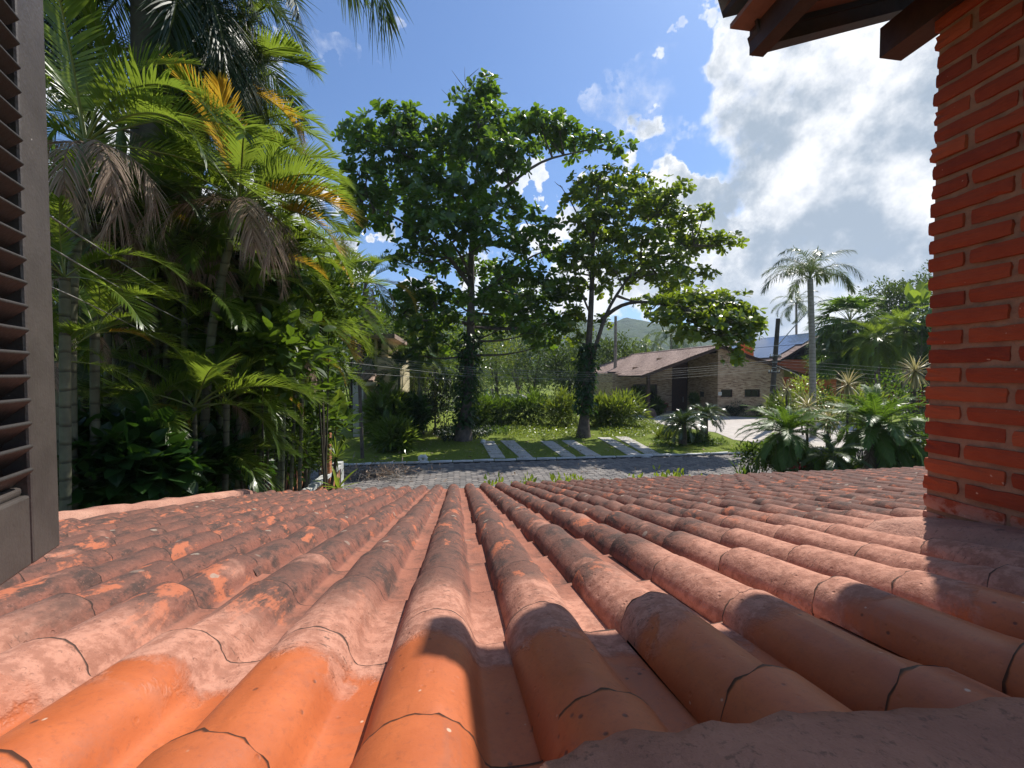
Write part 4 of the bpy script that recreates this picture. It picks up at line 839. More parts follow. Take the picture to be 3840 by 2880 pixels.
PB = [(1310, 385, 58, 30, 0.4), (1375, 395, 40, 30, -0.5), (1258, 392, 26, 16, -0.6), (1232, 430, 28, 24, -0.8), (1290, 430, 56, 36, 1), (1345, 440, 60, 36, -1), (1425, 425, 42, 24, -0.6), (1455, 408, 34, 16, -1), (1400, 460, 46, 30, 0.8), (1448, 462, 44, 26, 0.4), (1492, 470, 40, 18, -0.6), (1520, 462, 22, 12, -0.8), (1258, 480, 42, 34, -1.5), (1320, 500, 58, 34, 1.6), (1385, 512, 60, 30, -1.4), (1455, 508, 55, 26, 1), (1512, 518, 50, 22, 0.2), (1562, 524, 36, 18, -0.6), (1592, 524, 18, 10, -0.8), (1240, 545, 40, 34, 0.6), (1300, 560, 50, 30, -1.6), (1370, 565, 50, 26, 1.5), (1440, 555, 50, 24, -0.8), (1475, 590, 46, 22, -0.4), (1520, 596, 28, 16, -0.6), (1240, 610, 40, 38, -1.2), (1290, 620, 40, 30, 1.6), (1350, 610, 36, 20, 1.8), (1445, 615, 46, 24, 1.6), (1400, 650, 34, 20, 2), (1460, 650, 44, 24, -4.8), (1510, 645, 50, 26, -4.4), (1560, 655, 46, 28, -5.0), (1600, 668, 34, 24, -5.4), (1625, 690, 24, 20, -5.4), (1480, 682, 56, 26, -5.6), (1540, 690, 56, 32, -6.0), (1590, 705, 46, 28, -5.6), (1430, 690, 36, 18, -5.0), (1495, 715, 36, 20, -5.8), (1565, 735, 46, 28, -6.0), (1610, 735, 26, 24, -5.8), (1590, 768, 28, 18, -6.0), (1240, 680, 36, 34, 0), (1235, 730, 34, 30, 1), (1300, 700, 30, 24, 1.8), (1225, 580, 30, 28, 1.8), (1255, 560, 40, 36, 0.2), (1330, 585, 40, 26, -1), (1390, 600, 36, 24, 1), (1275, 520, 46, 34, 2), (1345, 535, 50, 30, 2.4), (1420, 590, 46, 26, -1), (1300, 470, 46, 34, -1.8), (1370, 425, 46, 28, 1.4), (1480, 540, 46, 22, 1.4), (1535, 670, 50, 34, -4.6), (1485, 660, 44, 30, -4), (1580, 690, 44, 34, -5), (1610, 715, 36, 30, -5.2), (1540, 720, 46, 30, -5.4), (1440, 665, 40, 24, -3.6), (1265, 770, 24, 30, 0.6)]
LB = [([at(1268, 800, YB), at(1290, 740, YB), at(1310, 670, YB - .3), at(1355, 602, YB - .3), at(1385, 565, YB)], .17, .05), ([at(1300, 690, YB), at(1335, 660, YB - .9), at(1370, 651, YB - 2), at(1415, 653, YB - 3.2), at(1480, 670, YB - 5)], .14, .05), ([at(1279, 600, YB), at(1330, 540, YB), at(1400, 480, YB), at(1450, 430, YB - .4)], .09, .03), ([at(1350, 605, YB - .2), at(1420, 560, YB), at(1500, 530, YB)], .08, .03), ([at(1283, 520, YB), at(1255, 480, YB), at(1236, 440, YB - .5), at(1210, 400, YB - .6)], .07, .02), ([at(1281, 560, YB), at(1275, 500, YB + 1.4), at(1320, 440, YB + 1.5)], .08, .03), ([at(1276, 680, YB), at(1250, 620, YB - .6), at(1236, 570, YB - .8)], .08, .03)]
tB = pad_tree('almond_tree', 'open branching tree with yellower leaves in front of the brick house', bB, TB, PB, 'almond_light', .40, YB, 3.4, .30, LB, [[at(1215, 405, YB - .6), at(1203, 398, YB - .6), at(1198, 392, YB - .6)], [at(1240, 402, YB - .5), at(1236, 388, YB - .5), at(1241, 380, YB - .5)]], seedk=9)
ivy(tB, bB, [bB + [0, 0, 1.6], at(1265, 830, YB), at(1270, 745, YB)], .40, 800, .28)
# ------------------------------------------------------------------ house across the road
def U(x, y): return x * cc, y * cc
hs = thing('brick_house', 'low pale brick house with a gabled brown tile roof and three small windows', 'house', (25.4, 36.1, 0)); oh = np.array([25.4, 36.1, 0])
def hb(name, lo, hi, m): return link(name, MB().box(np.array(lo) - oh, np.array(hi) - oh).build(name, m), hs)
XA, ZA, XL, ZL, XR, ZR, YG, YBk = 25.4, 6.85, 17.5, 4.05, 34.6, 4.0, 36.1, 57.0
WX1 = 32.6
def zr(x): return ZL + (ZA - ZL) * (x - XL) / (XA - XL) if x < XA else ZA + (ZR - ZA) * (x - XA) / (XR - XA)
# enclosed wing on the right: gable wall with openings left for the three windows
wins = [(25.75, 26.98), (28.3, 30.0), (31.15, 32.2)]; wz0, wz1 = 1.85, 2.62
wb = MB(); yw0, yw1 = YG, YG + .25
xs_ = [XA] + [q for w_ in wins for q in w_] + [WX1]
for i in range(len(xs_) - 1):
    x0, x1 = xs_[i], xs_[i + 1]; iswin = i % 2 == 1
    segs_ = [(0, wz0, None), (wz1, None, 1)] if iswin else [(0, None, 1)]
    for (za, zb, top) in segs_:
        t0, t1 = (zr(x0) - .12, zr(x1) - .12) if zb is None else (zb, zb)
        V = [(x0, yw0, za), (x1, yw0, za), (x1, yw1, za), (x0, yw1, za), (x0, yw0, t0), (x1, yw0, t1), (x1, yw1, t1), (x0, yw1, t0)]
        wb.add(np.array(V) - oh, [(0, 3, 2, 1), (4, 5, 6, 7), (0, 1, 5, 4), (1, 2, 6, 5), (2, 3, 7, 6), (3, 0, 4, 7)])
wb.obj('wall', MAT['housebrick'], hs)
YD = 41.3
hb('wall', (XA + .003, YG + .25, 0), (XA + .25, YD, 6.2), MAT['housebrick'])
hb('wall', (WX1 - .25, YG + .25, 0), (WX1 - .003, YBk - 1, 4.5), MAT['housebrick'])
hb('wall', (23.6 - 1.75, YD, 0), (23.55, YD + .25, 5.9), MAT['housebrick'])
hb('wall', (16.7, YD, 0), (19.05, YD + .25, 4.2), MAT['housebrick'])
hb('wall', (16.7, YD + .25, 0), (16.95, YBk - 1, 4.2), MAT['housebrick'])
hb('lintel', (23.55, YD + .02, 3.75), (XA, YD + .2, 5.9), MAT['wood_dark']); hb('lintel', (19.05, YD + .02, 3.0), (21.85, YD + .2, 4.9), MAT['housebrick'])
hb('inner_wall', (17, YD + 2.2, 0), (32, YD + 2.3, 4.4), MAT['board'])
def opening(name, x0, x1, z0, z1, y, fr=.07, bars=1, glass=True, nm='window'):
    f = MB()
    for (a, b) in (((x0, y, z0), (x0 + fr, y + .09, z1)), ((x1 - fr, y, z0), (x1, y + .09, z1)), ((x0 + fr, y, z0), (x1 - fr, y + .09, z0 + fr)), ((x0 + fr, y, z1 - fr), (x1 - fr, y + .09, z1))): f.box(np.array(a) - oh, np.array(b) - oh)
    o = link(nm, f.build(nm, MAT['frame_dark']), hs); iw = (x1 - x0 - 2 * fr) / bars
    for k in range(bars):
        xa = x0 + fr + k * iw
        link('pane', MB().box(np.array((xa + .02, y + .04, z0 + fr + .002)) - oh, np.array((xa + iw - .02, y + .05, z1 - fr - .002)) - oh).build('pane', MAT['glass_dark']), o)
        if k: link('mullion', MB().box(np.array((xa - .02, y + .01, z0 + fr)) - oh, np.array((xa + .02, y + .08, z1 - fr)) - oh).build('mullion', MAT['frame_dark']), o)
    return o
o = opening('window', *wins[0], wz0, wz1, YG + .06)
lv = MB().box((0, 0, 0), (wins[0][1] - wins[0][0] - .16, .03, .025)).build('slat', MAT['frame_dark'])
for k in range(6): link('slat', lv, o, np.array((wins[0][0] + .08, YG + .07, wz0 + .09 + k * .105)) - oh)
opening('window', *wins[1], wz0, wz1, YG + .06, bars=2); opening('window', *wins[2], wz0, wz1, YG + .06, bars=2)
for (x0, x1) in wins: hb('sill', (x0 - .05, YG - .03, wz0 - .06), (x1 + .05, YG + .05, wz0 - .002), MAT['housebrick'])
d_ = hb('door', (23.62, YD + .06, 0.02), (25.38, YD + .12, 3.72), MAT['wood_dark']); link('handle', MB().box(np.array((24.9, YD + .02, 1.0)) - oh, np.array((24.94, YD + .06, 1.6)) - oh).build('handle', MAT['metal']), d_)
o = opening('glass_door', 19.1, 21.82, 0.02, 2.98, YD + .06, .12, 3, nm='glass_door')
hb('post', (18.55, 37.0, 0), (18.83, 37.28, 4.1), MAT['wood_dark']); hb('beam', (18.6, 36.3, 4.1), (18.8, YD, 4.3), MAT['wood_dark'])
hb('meter_box', (25.36, 38.3, 1.75), (25.405, 38.9, 2.3), MAT['black'])
sg = thing('house_sign', 'small white plate with two grey lines beside the left small window', 'sign', (25.47, YG - .005, 2.2))
link('plate', MB().box((-.02, -.03, -.16), (.34, 0, .16)).build('plate', MAT['white']), sg)
pl = MB()
for zc in (.055, -.045): 
    for k in range(5): pl.box((.02 + k * .055, -.036, zc - .025), (.02 + k * .055 + .035, -.0305, zc + .025))
tag(link('print', pl.build('print', MAT['metal']), sg), None)
# roof: two tiled planes with rounded rows, rafters and barge boards
def tiled_plane(name, e0, e1, r0, r1, rows, courses, parent, org, amp=.045):
    """corrugated plane between eave e0-e1 and ridge r0-r1; rows run up the slope, courses step across"""
    e0, e1, r0, r1 = (np.array(q, float) for q in (e0, e1, r0, r1)); nu = rows * 4 + 1; V = []; nrm = np.cross(e1 - e0, r0 - e0); nrm /= np.linalg.norm(nrm); nrm *= np.sign(nrm[2])
    for j in range(courses):
        for tt in (0.0, 1.0):
            t = (j + tt) / courses
            for i in range(nu):
                s = i / (nu - 1); p = (e0 * (1 - s) + e1 * s) * (1 - t) + (r0 * (1 - s) + r1 * s) * t
                h = amp * (.5 + .5 * cos(2 * pi * i / 4)) + .03 * (1 - tt) + .014 * math.sin(i // 4 * 12.9 + j * 7.1)
                V.append(p + nrm * h - org)
    k = np.arange(courses * 2 - 1)[:, None] * nu + np.arange(nu - 1)[None]; Fq = np.stack([k, k + 1, k + nu + 1, k + nu], -1).reshape(-1, 4)
    o = link(name, mesh(name, V, Fq, MAT['roof_far'], False), parent); o['kind'] = 'stuff'; return o
YF = 35.5
tiled_plane('roof', (XL - .3, YBk, ZL - .1), (XL - .3, YF, ZL - .1), (XA, YBk, ZA + .02), (XA, YF, ZA + .02), 84, 22, hs, oh)
tiled_plane('roof', (XR + .3, YF, ZR - .1), (XR + .3, YBk, ZR - .1), (XA, YF, ZA + .02), (XA, YBk, ZA + .02), 84, 22, hs, oh)
mb = MB()
for (xa, za, xb, zb) in ((XL - .3, ZL - .12, XA, ZA - .02), (XA, ZA - .02, XR + .3, ZR - .12)): mb.beam(np.array((xa, YF + .05, za - .1)) - oh, np.array((xb, YF + .05, zb - .1)) - oh, .06, .22)
mb.obj('barge_board', MAT['wood_dark'], hs)
mb = MB()
for sgn in (0, 1):
    q = [(XL - .2, ZL - .14), (XA, ZA - .06)] if sgn == 0 else [(XA, ZA - .06), (XR + .2, ZR - .14)]
    V = [(x, y, z + h) for h in (-.05, 0) for (x, z) in q for y in (YF + .1, YBk)]
    mb.add(np.array(V) - oh, [(0, 1, 3, 2), (4, 6, 7, 5), (0, 2, 6, 4), (1, 5, 7, 3), (0, 4, 5, 1), (2, 3, 7, 6)])
mb.obj('roof_boarding', MAT['board'], hs)
ridge_b = MB(); ridge_b.tube([np.array((XA, YF, ZA + .05)) - oh, np.array((XA, YBk, ZA + .05)) - oh], .13, 8); ridge_b.obj('ridge_cap', MAT['roof_far'], hs, True)

# ------------------------------------------------------------------ house with solar panels behind it
ss = thing('solar_house', 'orange walled house behind with rows of solar panels on its roof', 'house', (40, 52, 0)); os_ = np.array([40.0, 52, 0])
yG2, yB2 = 50.0, 70.0
Ec, Ap = at(*U(2925, 1352), yG2), at(*U(3112, 1240), yG2); Rc = np.array([2 * Ap[0] - Ec[0] + 1, yG2, Ec[2]])
Bk = lambda q: np.array([q[0], yB2, q[2]])
tiled_plane('roof', Bk(Ec), Ec, Bk(Ap), Ap, 80, 20, ss, os_); tiled_plane('roof', Rc, Bk(Rc), Ap, Bk(Ap), 80, 20, ss, os_)
for (p, q) in ((Ec, Ap), (Ap, Rc)):
    V = [a + np.array([0, dy, h]) - os_ for h in (-.25, -.07) for (a, dy) in ((p, .05), (q, .05), (q, yB2 - yG2), (p, yB2 - yG2))]
    link('roof_boarding', MB().add(V, [(0, 3, 2, 1), (4, 5, 6, 7), (0, 1, 5, 4), (1, 2, 6, 5), (2, 3, 7, 6), (3, 0, 4, 7)]).build('roof_boarding', MAT['board']), ss)
link('wall', MB().box(np.array((Ec[0] + 1.2, yG2 + 1.5, 0)) - os_, np.array((Rc[0] - 1.2, yB2 - 1, Ec[2] + .2)) - os_).build('wall', MAT['orange_wall']), ss)
us_ = (Ap - Ec); Ls = np.linalg.norm(us_); us_ /= Ls; vs_ = np.array([0, -1.0, 0]); ns_ = np.cross(vs_, us_)
ns_ = ns_ if ns_[2] > 0 else -ns_
import mathutils
PH = (Ls - 1.1) / 2; pm = MB().box((.02, .02, 0), (.98, PH - .12, .05)).build('solar_panel', [MAT['solar']]); xs2 = np.cross(us_, ns_)
Mx = mathutils.Matrix([[xs2[0], us_[0], ns_[0]], [xs2[1], us_[1], ns_[1]], [xs2[2], us_[2], ns_[2]]]); er = Mx.to_euler(); sg_ = np.sign(xs2[1])
for row in range(2):
    s0 = .75 + row * PH
    for k in range(17):
        y0 = yG2 + .55 + k * 1.0 + (1.0 if sg_ < 0 else 0.0); p = Ec + us_ * s0 + ns_ * .15; p[1] = y0
        if row == 0 and k < 1: continue
        link('solar_panel', pm, ss, p - os_, er)
    for s in (-.06, PH - .06): p0 = Ec + us_ * (s0 + s) + ns_ * .17; a_ = p0.copy(); b_ = p0.copy(); a_[1] = yG2 + .5; b_[1] = yB2 - 2; link('mounting_rail', MB().beam(a_ - os_, b_ - os_, .07, .05).build('mounting_rail', MAT['cable_dark']), ss)
ch0, ch1 = at(*U(2794, 1350), 44), at(*U(2834, 1284), 44)
link('chimney', MB().box(np.array((ch0[0], 44, ch0[2] - 1)) - oh, np.array((ch1[0] - .25, 45.2, ch1[2])) - oh).build('chimney', MAT['orange_wall']), hs)
wl = thing('garden_wall', 'long orange garden wall behind the spiky plants', 'wall', (44, 42, 0)); a_, b_ = at(*U(3060, 1440), 42), at(*U(3500, 1440), 42)
link('wall', MB().box((a_[0] - 46, 0, 0), (b_[0] - 44, .25, 3.5)).build('wall', MAT['orange_wall']), wl); link('coping', MB().box((a_[0] - 46.1, -.05, 3.5), (b_[0] - 44, .3, 3.6)).build('coping', MAT['roof_far']), wl)

# ------------------------------------------------------------------ cream house at the left
ch = thing('cream_house', 'cream rendered house half hidden behind palms with a small tiled canopy', 'house', (0, 0, 0)); yC = 29.0
def cb(name, u0, v0, u1, v1, y, dep, m, zb=None):
    p, q = at(*U(u0, v0), y), at(*U(u1, v1), y); z0 = min(p[2], q[2]) if zb is None else zb
    return link(name, MB().box((min(p[0], q[0]), y, z0), (max(p[0], q[0]), y + dep, max(p[2], q[2]))).build(name, m), ch)
cb('wall', 1415, 1340, 1500, 1600, yC, 6, MAT['cream_wall'], 0); cb('wall', 1430, 1270, 1456, 1340, yC + .5, 5, MAT['cream_wall'])
cb('wall', 1310, 1265, 1404, 1600, yC + 2.2, 4, MAT['grey_wall'], 0); cb('column', 1404, 1262, 1416, 1600, yC + .3, .5, MAT['cream_wall'], 0)
cb('roof', 1335, 1250, 1480, 1268, yC - .6, 7, MAT['roof_far'])
cb('canopy', 1336, 1432, 1412, 1446, yC - 1.6, 3, MAT['cream_wall']); cb('column', 1322, 1446, 1364, 1600, yC - 1.5, .7, MAT['grey_wall'], 0); cb('column', 1366, 1446, 1404, 1600, yC - .6, .5, MAT['cream_wall'], 0)
pa, pb = at(*U(1350, 1416), yC - 1.2), at(*U(1402, 1416), yC - 1.2)
tcm = MB(); n_ = 7
for k in range(n_): x = pa[0] + (pb[0] - pa[0]) * (k + .5) / n_; tcm.tube([(x, yC - 1.5, pa[2] - .25), (x, yC + .3, pa[2] + .45)], .11, 6)
tag(tcm.obj('canopy_tile', MAT['roof_far'], ch, True), kind='stuff')
cb('window', 1388, 1400, 1400, 1490, yC + 2.15, .06, MAT['glass_dark'])
cb('wall_niche', 1382, 1492, 1398, 1512, yC - .64, .05, MAT['roof_far'])

# ------------------------------------------------------------------ garden boundary wall by the roof edge
bw = thing('boundary_wall', 'low orange brick garden wall with white coping running to the street', 'wall', (-3.9, 8, 0))
link('wall', MB().box((-.1, -6.5, 0), (.08, 5.75, 1.1)).build('wall', MAT['orange_brick']), bw)
for k in range(12): link('coping', MB().box((-.06, -6.5 + k * 1.02, 1.1), (.16, -5.5 + k * 1.02, 1.2)).build('coping', MAT['coping']), bw)
link('planter_wall', MB().box((-.95, 1.5, 0), (-.82, 5.6, 1.35)).build('planter_wall', MAT['orange_brick']), bw)
link('pier', MB().box((-.16, 5.75, 0), (.12, 6.05, 1.24)).build('pier', MAT['coping']), bw)
p_ = at(*U(1226, 1690), 12.6); q_ = at(*U(1226, 1612), 12.6)
bp = thing('brick_post', 'slender orange brick post rising among the leaves by the boundary wall', 'post', (p_[0], 12.6, 0))
nbk = int(q_[2] / .075); bkm = MB().box((-.11, -.11, 0), (.11, .11, .064)).build('brick', MAT['orange_brick'])
for k in range(nbk): link('brick', bkm, bp, (rng.normal() * .003, rng.normal() * .003, k * .075))
link('mortar_core', MB().box((-.1, -.1, 0), (.1, .1, nbk * .075)).build('mortar_core', MAT['joint']), bp)
p_ = at(*U(1266, 1790), 13.6); gp = tag(MB().tube([(0, 0, 0), (0, 0, 1.22)], .035, 8).obj('gate_post', MAT['metal'], None, loc=(p_[0], 13.6, 0)), 'slim grey metal post at the end of the white coping', 'post')

# ------------------------------------------------------------------ poles, lamp, cables
pb_ = at(*U(2895, 1500), 26.5); ptop = at(*U(2918, 1195), 26.5)
po = thing('utility_pole', 'dark banded utility pole in front of the brick house corner', 'pole', (pb_[0], 26.5, 0))
lean = (ptop[0] - pb_[0]) / (ptop[2] - pb_[2]); T_ = lambda z: np.array([lean * (z - pb_[2]), 0, z])
MB().tube([T_(0), T_(3), T_(ptop[2])], [.21, .18, .14], 12).obj('shaft', MAT['pole'], po, True)
for z in (1.6, 2.0, 2.35, 2.8, 3.3, 4.3, 4.6, 5.0, 5.5, 6.2): MB().tube([T_(z), T_(z + .035)], [.205 - z * .007] * 2, 12).obj('band', MAT['band'], po, True)
tb_ = MB(); tb_.box((-.42, -.34, 1.35), (.02, -.17, 2.3)); tb_.obj('meter_box', MAT['pole'], po)
for z in (4.25, 5.4): MB().box(T_(z) - [.45, .07, .05], T_(z) + [.45, .05, .05]).obj('crossarm', MAT['pole'], po)
ins = MB(); 
for z in (4.3, 5.45):
    for dx in (-.4, -.2, .2, .4): ins.tube([T_(z) + [dx, 0, .0], T_(z) + [dx, 0, .16]], [.035, .045], 6)
tag(ins.obj('insulator', MAT['white'], po, True), kind='stuff')
a0_, a1_, a2_, a3_ = (at(*U(*q), 26.3) - [pb_[0], 26.5, 0] for q in ((2921, 1290), (2975, 1228), (3062, 1132), (3112, 1124)))
sl_ = thing('street_lamp', 'street lamp on a curved arm reaching right from the dark pole', 'street lamp', (pb_[0], 26.5, 0))
MB().tube(spline([a0_, a1_, a2_, (a2_ + a3_) / 2 + [0, 0, .03]], 14), .035, 8).obj('arm', MAT['metal'], sl_, True)
ln_ = a3_ - a2_; ln_ /= np.linalg.norm(ln_); MB().beam(a2_ + ln_ * .25, a3_ + ln_ * .1, .16, .07).obj('lamp_head', MAT['metal'], sl_)
tp_ = at(*U(2307, 1400), 48); MBt = MB().tube([(0, 0, 0), (0, 0, at(*U(2307, 1186), 48)[2])], [.24, .17], 10)
tpo = thing('utility_pole', 'thin bare pole standing behind the brown tile roof', 'pole', (tp_[0], 48, 0)); MBt.obj('shaft', MAT['bark_grey'], tpo, True)
def wire(label, pts, r, mat='cable', sag=0.0, group=None, n=24):
    P = np.array(pts, float); Q = spline(P, n); t = np.linspace(0, 1, n); Q[:, 2] -= sag * 4 * t * (1 - t)
    o = Q[0].copy(); return tag(MB().tube(Q - o, r, 5).obj('power_cable', MAT[mat], None, True, loc=o), label, 'cable', group)
GW = 'service cables crossing in front of the palms'
P0 = lambda u, v, y: at(u, v, y)
wire('upper pale cable slanting down in front of the dead palm fronds', [P0(60, 435, 3.0), P0(112, 473, 3.4), P0(300, 592, 5.0), P0(455, 690, 7.5), P0(640, 770, 12), P0(1000, 812, 20)], .007, group=GW)
wire('middle pale cable slanting down past the palm stems', [P0(60, 505, 3.0), P0(112, 538, 3.4), P0(300, 648, 5.0), P0(500, 745, 8.0), P0(700, 800, 14), P0(1000, 822, 20)], .006, group=GW)
wire('lowest pale cable slanting down past the palm stems', [P0(60, 600, 3.0), P0(112, 617, 3.4), P0(280, 700, 5.0), P0(430, 780, 7.0), P0(600, 830, 12)], .005, group=GW)
GS = 'street cables strung above the road'
for k, (va, vb, vc) in enumerate(((776, 797, 806), (781, 802, 811), (785, 806, 815), (801, 815, 820), (790, 812, 826))):
    wire(('topmost', 'second', 'third', 'lowest left', 'fifth, steepest')[k] + ' of the thin street cables strung above the road between the trees', [P0(760, va - 10, 21), P0(840, va, 21), P0(1050, vb, 21), P0(1320, vc, 22), P0(1500, vc - 12, 24), P0(1672, 778 + k * 5, 26.4)], .0065, sag=0.0, group=GS)
for k, (va, vb) in enumerate(((786, 802), (792, 812), (798, 822), (806, 830))):
    wire(('topmost', 'second', 'third', 'lowest')[k] + ' of the thin cables running right from the banded pole', [P0(1674, 778 + k * 6, 26.4), P0(1800, va + k, 25), P0(2010, vb, 22), P0(2150, vb + 14, 20)], .007, group='street cables right of the banded pole')
wire('stay cable dropping from the banded pole to the right', [P0(1676, 790, 26.3), P0(1720, 808, 25.8), P0(1765, 838, 25)], .03)
wire('short thick cable leaving the banded pole to the left', [P0(1671, 778, 26.4), P0(1630, 784, 27.5), P0(1570, 782, 29), P0(1530, 786, 31)], .02, 'cable_dark')
# ------------------------------------------------------------------ small things
r_ = gat(*U(1590, 1727)); rk = thing('white_rock', 'white painted rock with a dark hollow lying on the kerb', 'rock', (r_[0], 19.05, 0))
V = []; Fq = []; n = 0
th = np.linspace(0, 2 * pi, 13)[:-1]; RR = .13 + .05 * rng.random(12)
ring = [np.array([cos(a) * q, .0, .19 + sin(a) * q * .8]) for a, q in zip(th, RR)]
V, Fq = tube(ring + [ring[0]], .085 + .02 * rng.random(13), 8); link('rock_ring', mesh('rock_ring', V, Fq, MAT['white_rock'], True), rk)
def boulder(name, label, p, r, m, group=None):
    n = 10; V = []; rr = np.random.default_rng(int(p[0] * 100))
    for i in range(n + 1):
        for j in range(12):
            a = pi * i / n; b = 2 * pi * j / 12; q = r * (1 + .12 * math.sin(2.3 * b + i) * sin(a) + rr.normal() * .03); V.append((q * sin(a) * cos(b) * 1.1, q * sin(a) * sin(b), r * .8 + q * cos(a) * .85))
    Fq = [(i * 12 + j, i * 12 + (j + 1) % 12, (i + 1) * 12 + (j + 1) % 12, (i + 1) * 12 + j) for i in range(n) for j in range(12)]
    return tag(link(name, mesh(name, V, np.array(Fq), m, True), None, p), label, 'rock', group)
boulder('boulder', 'brown boulder at the foot of the dark porch post', (*gat(*U(2437, 1567))[:2], 0), .55, MAT['rock'])
boulder('boulder', 'small white stone lying on the grass near the left slab path', (*gat(*U(1812, 1664))[:2], 0), .16, MAT['white_rock'])
# motorbike-red planter by the porch wall
b_ = gat(*U(2488, 1548)); rp = thing('flower_pot', 'clay pot of dark red flowers against the porch brick wall', 'plant pot', (b_[0], b_[1], 0))
V, Fq = tube([(0, 0, 0), (0, 0, .5), (0, 0, .52)], [.25, .36, .33], 12); link('pot', mesh('pot', V, Fq, MAT['rock'], True), rp)
tv, tf = LEAF['oval']; n = 260; D = unit(n); D[:, 2] = abs(D[:, 2]); V, Fq = scatter(tv, tf, D * rng.uniform(.2, .55, n)[:, None] * [1.2, 1, 1] + [0, 0, .6], D, unit(n), .16 * rng.uniform(.7, 1.2, n)); link('foliage', mesh('foliage', V, Fq, [MAT['red'], MAT['shrub']], False, (rng.random(len(Fq)) > .5).astype(int)), rp)
# pool and chairs far behind the trees
pw = sheet('pool', *sorted((gat(*U(1870, 1490))[0], gat(*U(1975, 1490))[0])), gat(*U(1900, 1494))[1], gat(*U(1900, 1480))[1], .012, MAT['water']); pw.name = 'water'
sheet('pool_edge', gat(*U(1828, 1490))[0], gat(*U(1990, 1490))[0], gat(*U(1900, 1497))[1], gat(*U(1900, 1478))[1], .008, MAT['slab'])
def chair(label, p, m):
    t = thing('garden_chair', label, 'chair', p); link('seat', MB().box((-.35, -.35, .38), (.35, .35, .45)).build('seat', m), t)
    link('backrest', MB().obox((0, .36, .95), (1, 0, 0), (0, 1, .18), (0, -.18, 1), .36, .04, .52).build('backrest', m), t)
    for sx in (-.3, .3):
        for sy in (-.3, .3): link('leg', MB().box((sx - .04, sy - .04, 0), (sx + .04, sy + .04, .38)).build('leg', m), t)
        link('armrest', MB().box((sx * 1.15 - .04, -.35, .62), (sx * 1.15 + .04, .35, .67)).build('armrest', m), t)
chair('green plastic chair beside the far pool', (*gat(*U(1824, 1488))[:2], 0), MAT['plastic_green']); chair('grey chair next to the green one by the far pool', (*gat(*U(1845, 1488))[:2], 0), MAT['plastic_grey'])
for (px, py0, py1, lab, m) in ((1846, 1444, 1508, 'yellowish thin post in front of the grey garden chair', 'wood_lath'), (1903, 1442, 1500, 'pale thin post left of the far pool palm', 'coping'), (1956, 1444, 1488, 'blue grey thin post behind the far pool', 'metal'), (1977, 1434, 1490, 'pale thin post right of the far pool', 'coping')):
    p = gat(*U(px, py1)); tag(MB().tube([(0, 0, 0), (0, 0, at(*U(px, py0), p[1])[2])], .05, 6).obj('post', MAT[m], None, True, loc=(p[0], p[1], 0)), lab, 'post')
# ------------------------------------------------------------------ palms in the garden at the left
def base_of(u, v, Y): p = at(u, v, Y); p[2] = 0; return p
GL = 'palms massed in the left garden'
c = at(178, 392, 4.6); palm('areca_palm', 'nearest feather palm beside the shutter with brown skirt of dead leaves', base_of(140, 800, 4.6), c, 'areca', 'palm', .046, .042, shaft=.42, n=9, e_hi=82, e_lo=20, az0=.3, mid=at(150, 640, 4.6),
     extra=[(-95, 62, 'palm', 1.0, None, None), (-60, 70, 'palm_lime', 1.0, None, None), (60, 45, 'palm', .95, None, None), (110, 30, 'palm', .9, None, None), (95, 5, 'palm_dead', .7, 'areca_dead', 'dead brown frond'), (70, -10, 'palm_dead', .75, 'areca_dead', 'dead brown frond'), (125, 0, 'palm_dead', .7, 'areca_dead', 'dead brown frond'), (100, -25, 'palm_dead', .8, 'areca_dead', 'dead brown frond'), (160, -15, 'palm_dead', .7, 'areca_dead', 'dead brown frond'), (-100, 5, 'palm_dead', .7, 'areca_dead', 'dead brown frond')], group=None)
c = at(505, 490, 6.2); palm('areca_palm', 'leaning feather palm with a bright yellow upright frond', base_of(400, 900, 6.2), c, 'areca', 'palm', .06, .05, shaft=.4, n=8, e_hi=70, e_lo=15, mid=at(455, 700, 6.2),
     extra=[(195, 78, 'palm_yellow', .85, None, 'yellow frond'), (165, 70, 'palm_yellow', .8, None, 'yellow frond'), (80, 55, 'palm_lime', .85, None, None), (95, 35, 'palm_lime', .85, None, None), (100, 12, 'palm_yellow', 1, None, 'yellow frond'), (-80, 30, 'palm', 1, None, None), (-120, 0, 'palm_dead', 1, 'areca_dead', 'dead brown frond'), (150, 0, 'palm_dead', 1, 'areca_dead', 'dead brown frond'), (-60, -10, 'palm_dead', 1, 'areca_dead', 'dead brown frond'), (120, -15, 'palm_dead', .9, 'areca_dead', 'dead brown frond')])
c = at(455, 235, 7.8); palm('areca_palm', 'tall feather palm whose top frond stands up against the dark royal palm', base_of(350, 900, 7.8), c, 'areca', 'palm', .06, .05, shaft=.5, n=9, e_hi=85, e_lo=25, mid=at(400, 560, 7.8),
     extra=[(5, 84, 'palm_lime', 1.0, None, None), (-75, 40, 'palm_lime', 1, None, None), (85, 42, 'palm_lime', 1, None, None), (70, 10, 'palm_yellow', .9, None, 'yellow frond'), (-110, 12, 'palm_yellow', .9, None, 'orange frond'), (130, -10, 'palm_dead', 1, 'areca_dead', 'dead brown frond'), (-90, -10, 'palm_dead', 1, 'areca_dead', 'dead brown frond')])
c = at(522, 335, 8.6); palm('areca_palm', 'slim feather palm at the right edge of the palm mass under the royal fronds', base_of(520, 900, 8.6), c, 'areca', 'palm', .055, .045, shaft=.4, n=10, e_hi=82, e_lo=5,
     extra=[(60, 68, 'palm_lime', .9, None, None), (95, 40, 'palm', 1, None, None), (100, 5, 'palm_yellow', .9, None, 'yellow frond'), (-80, 20, 'palm_lime', 1, None, None)])
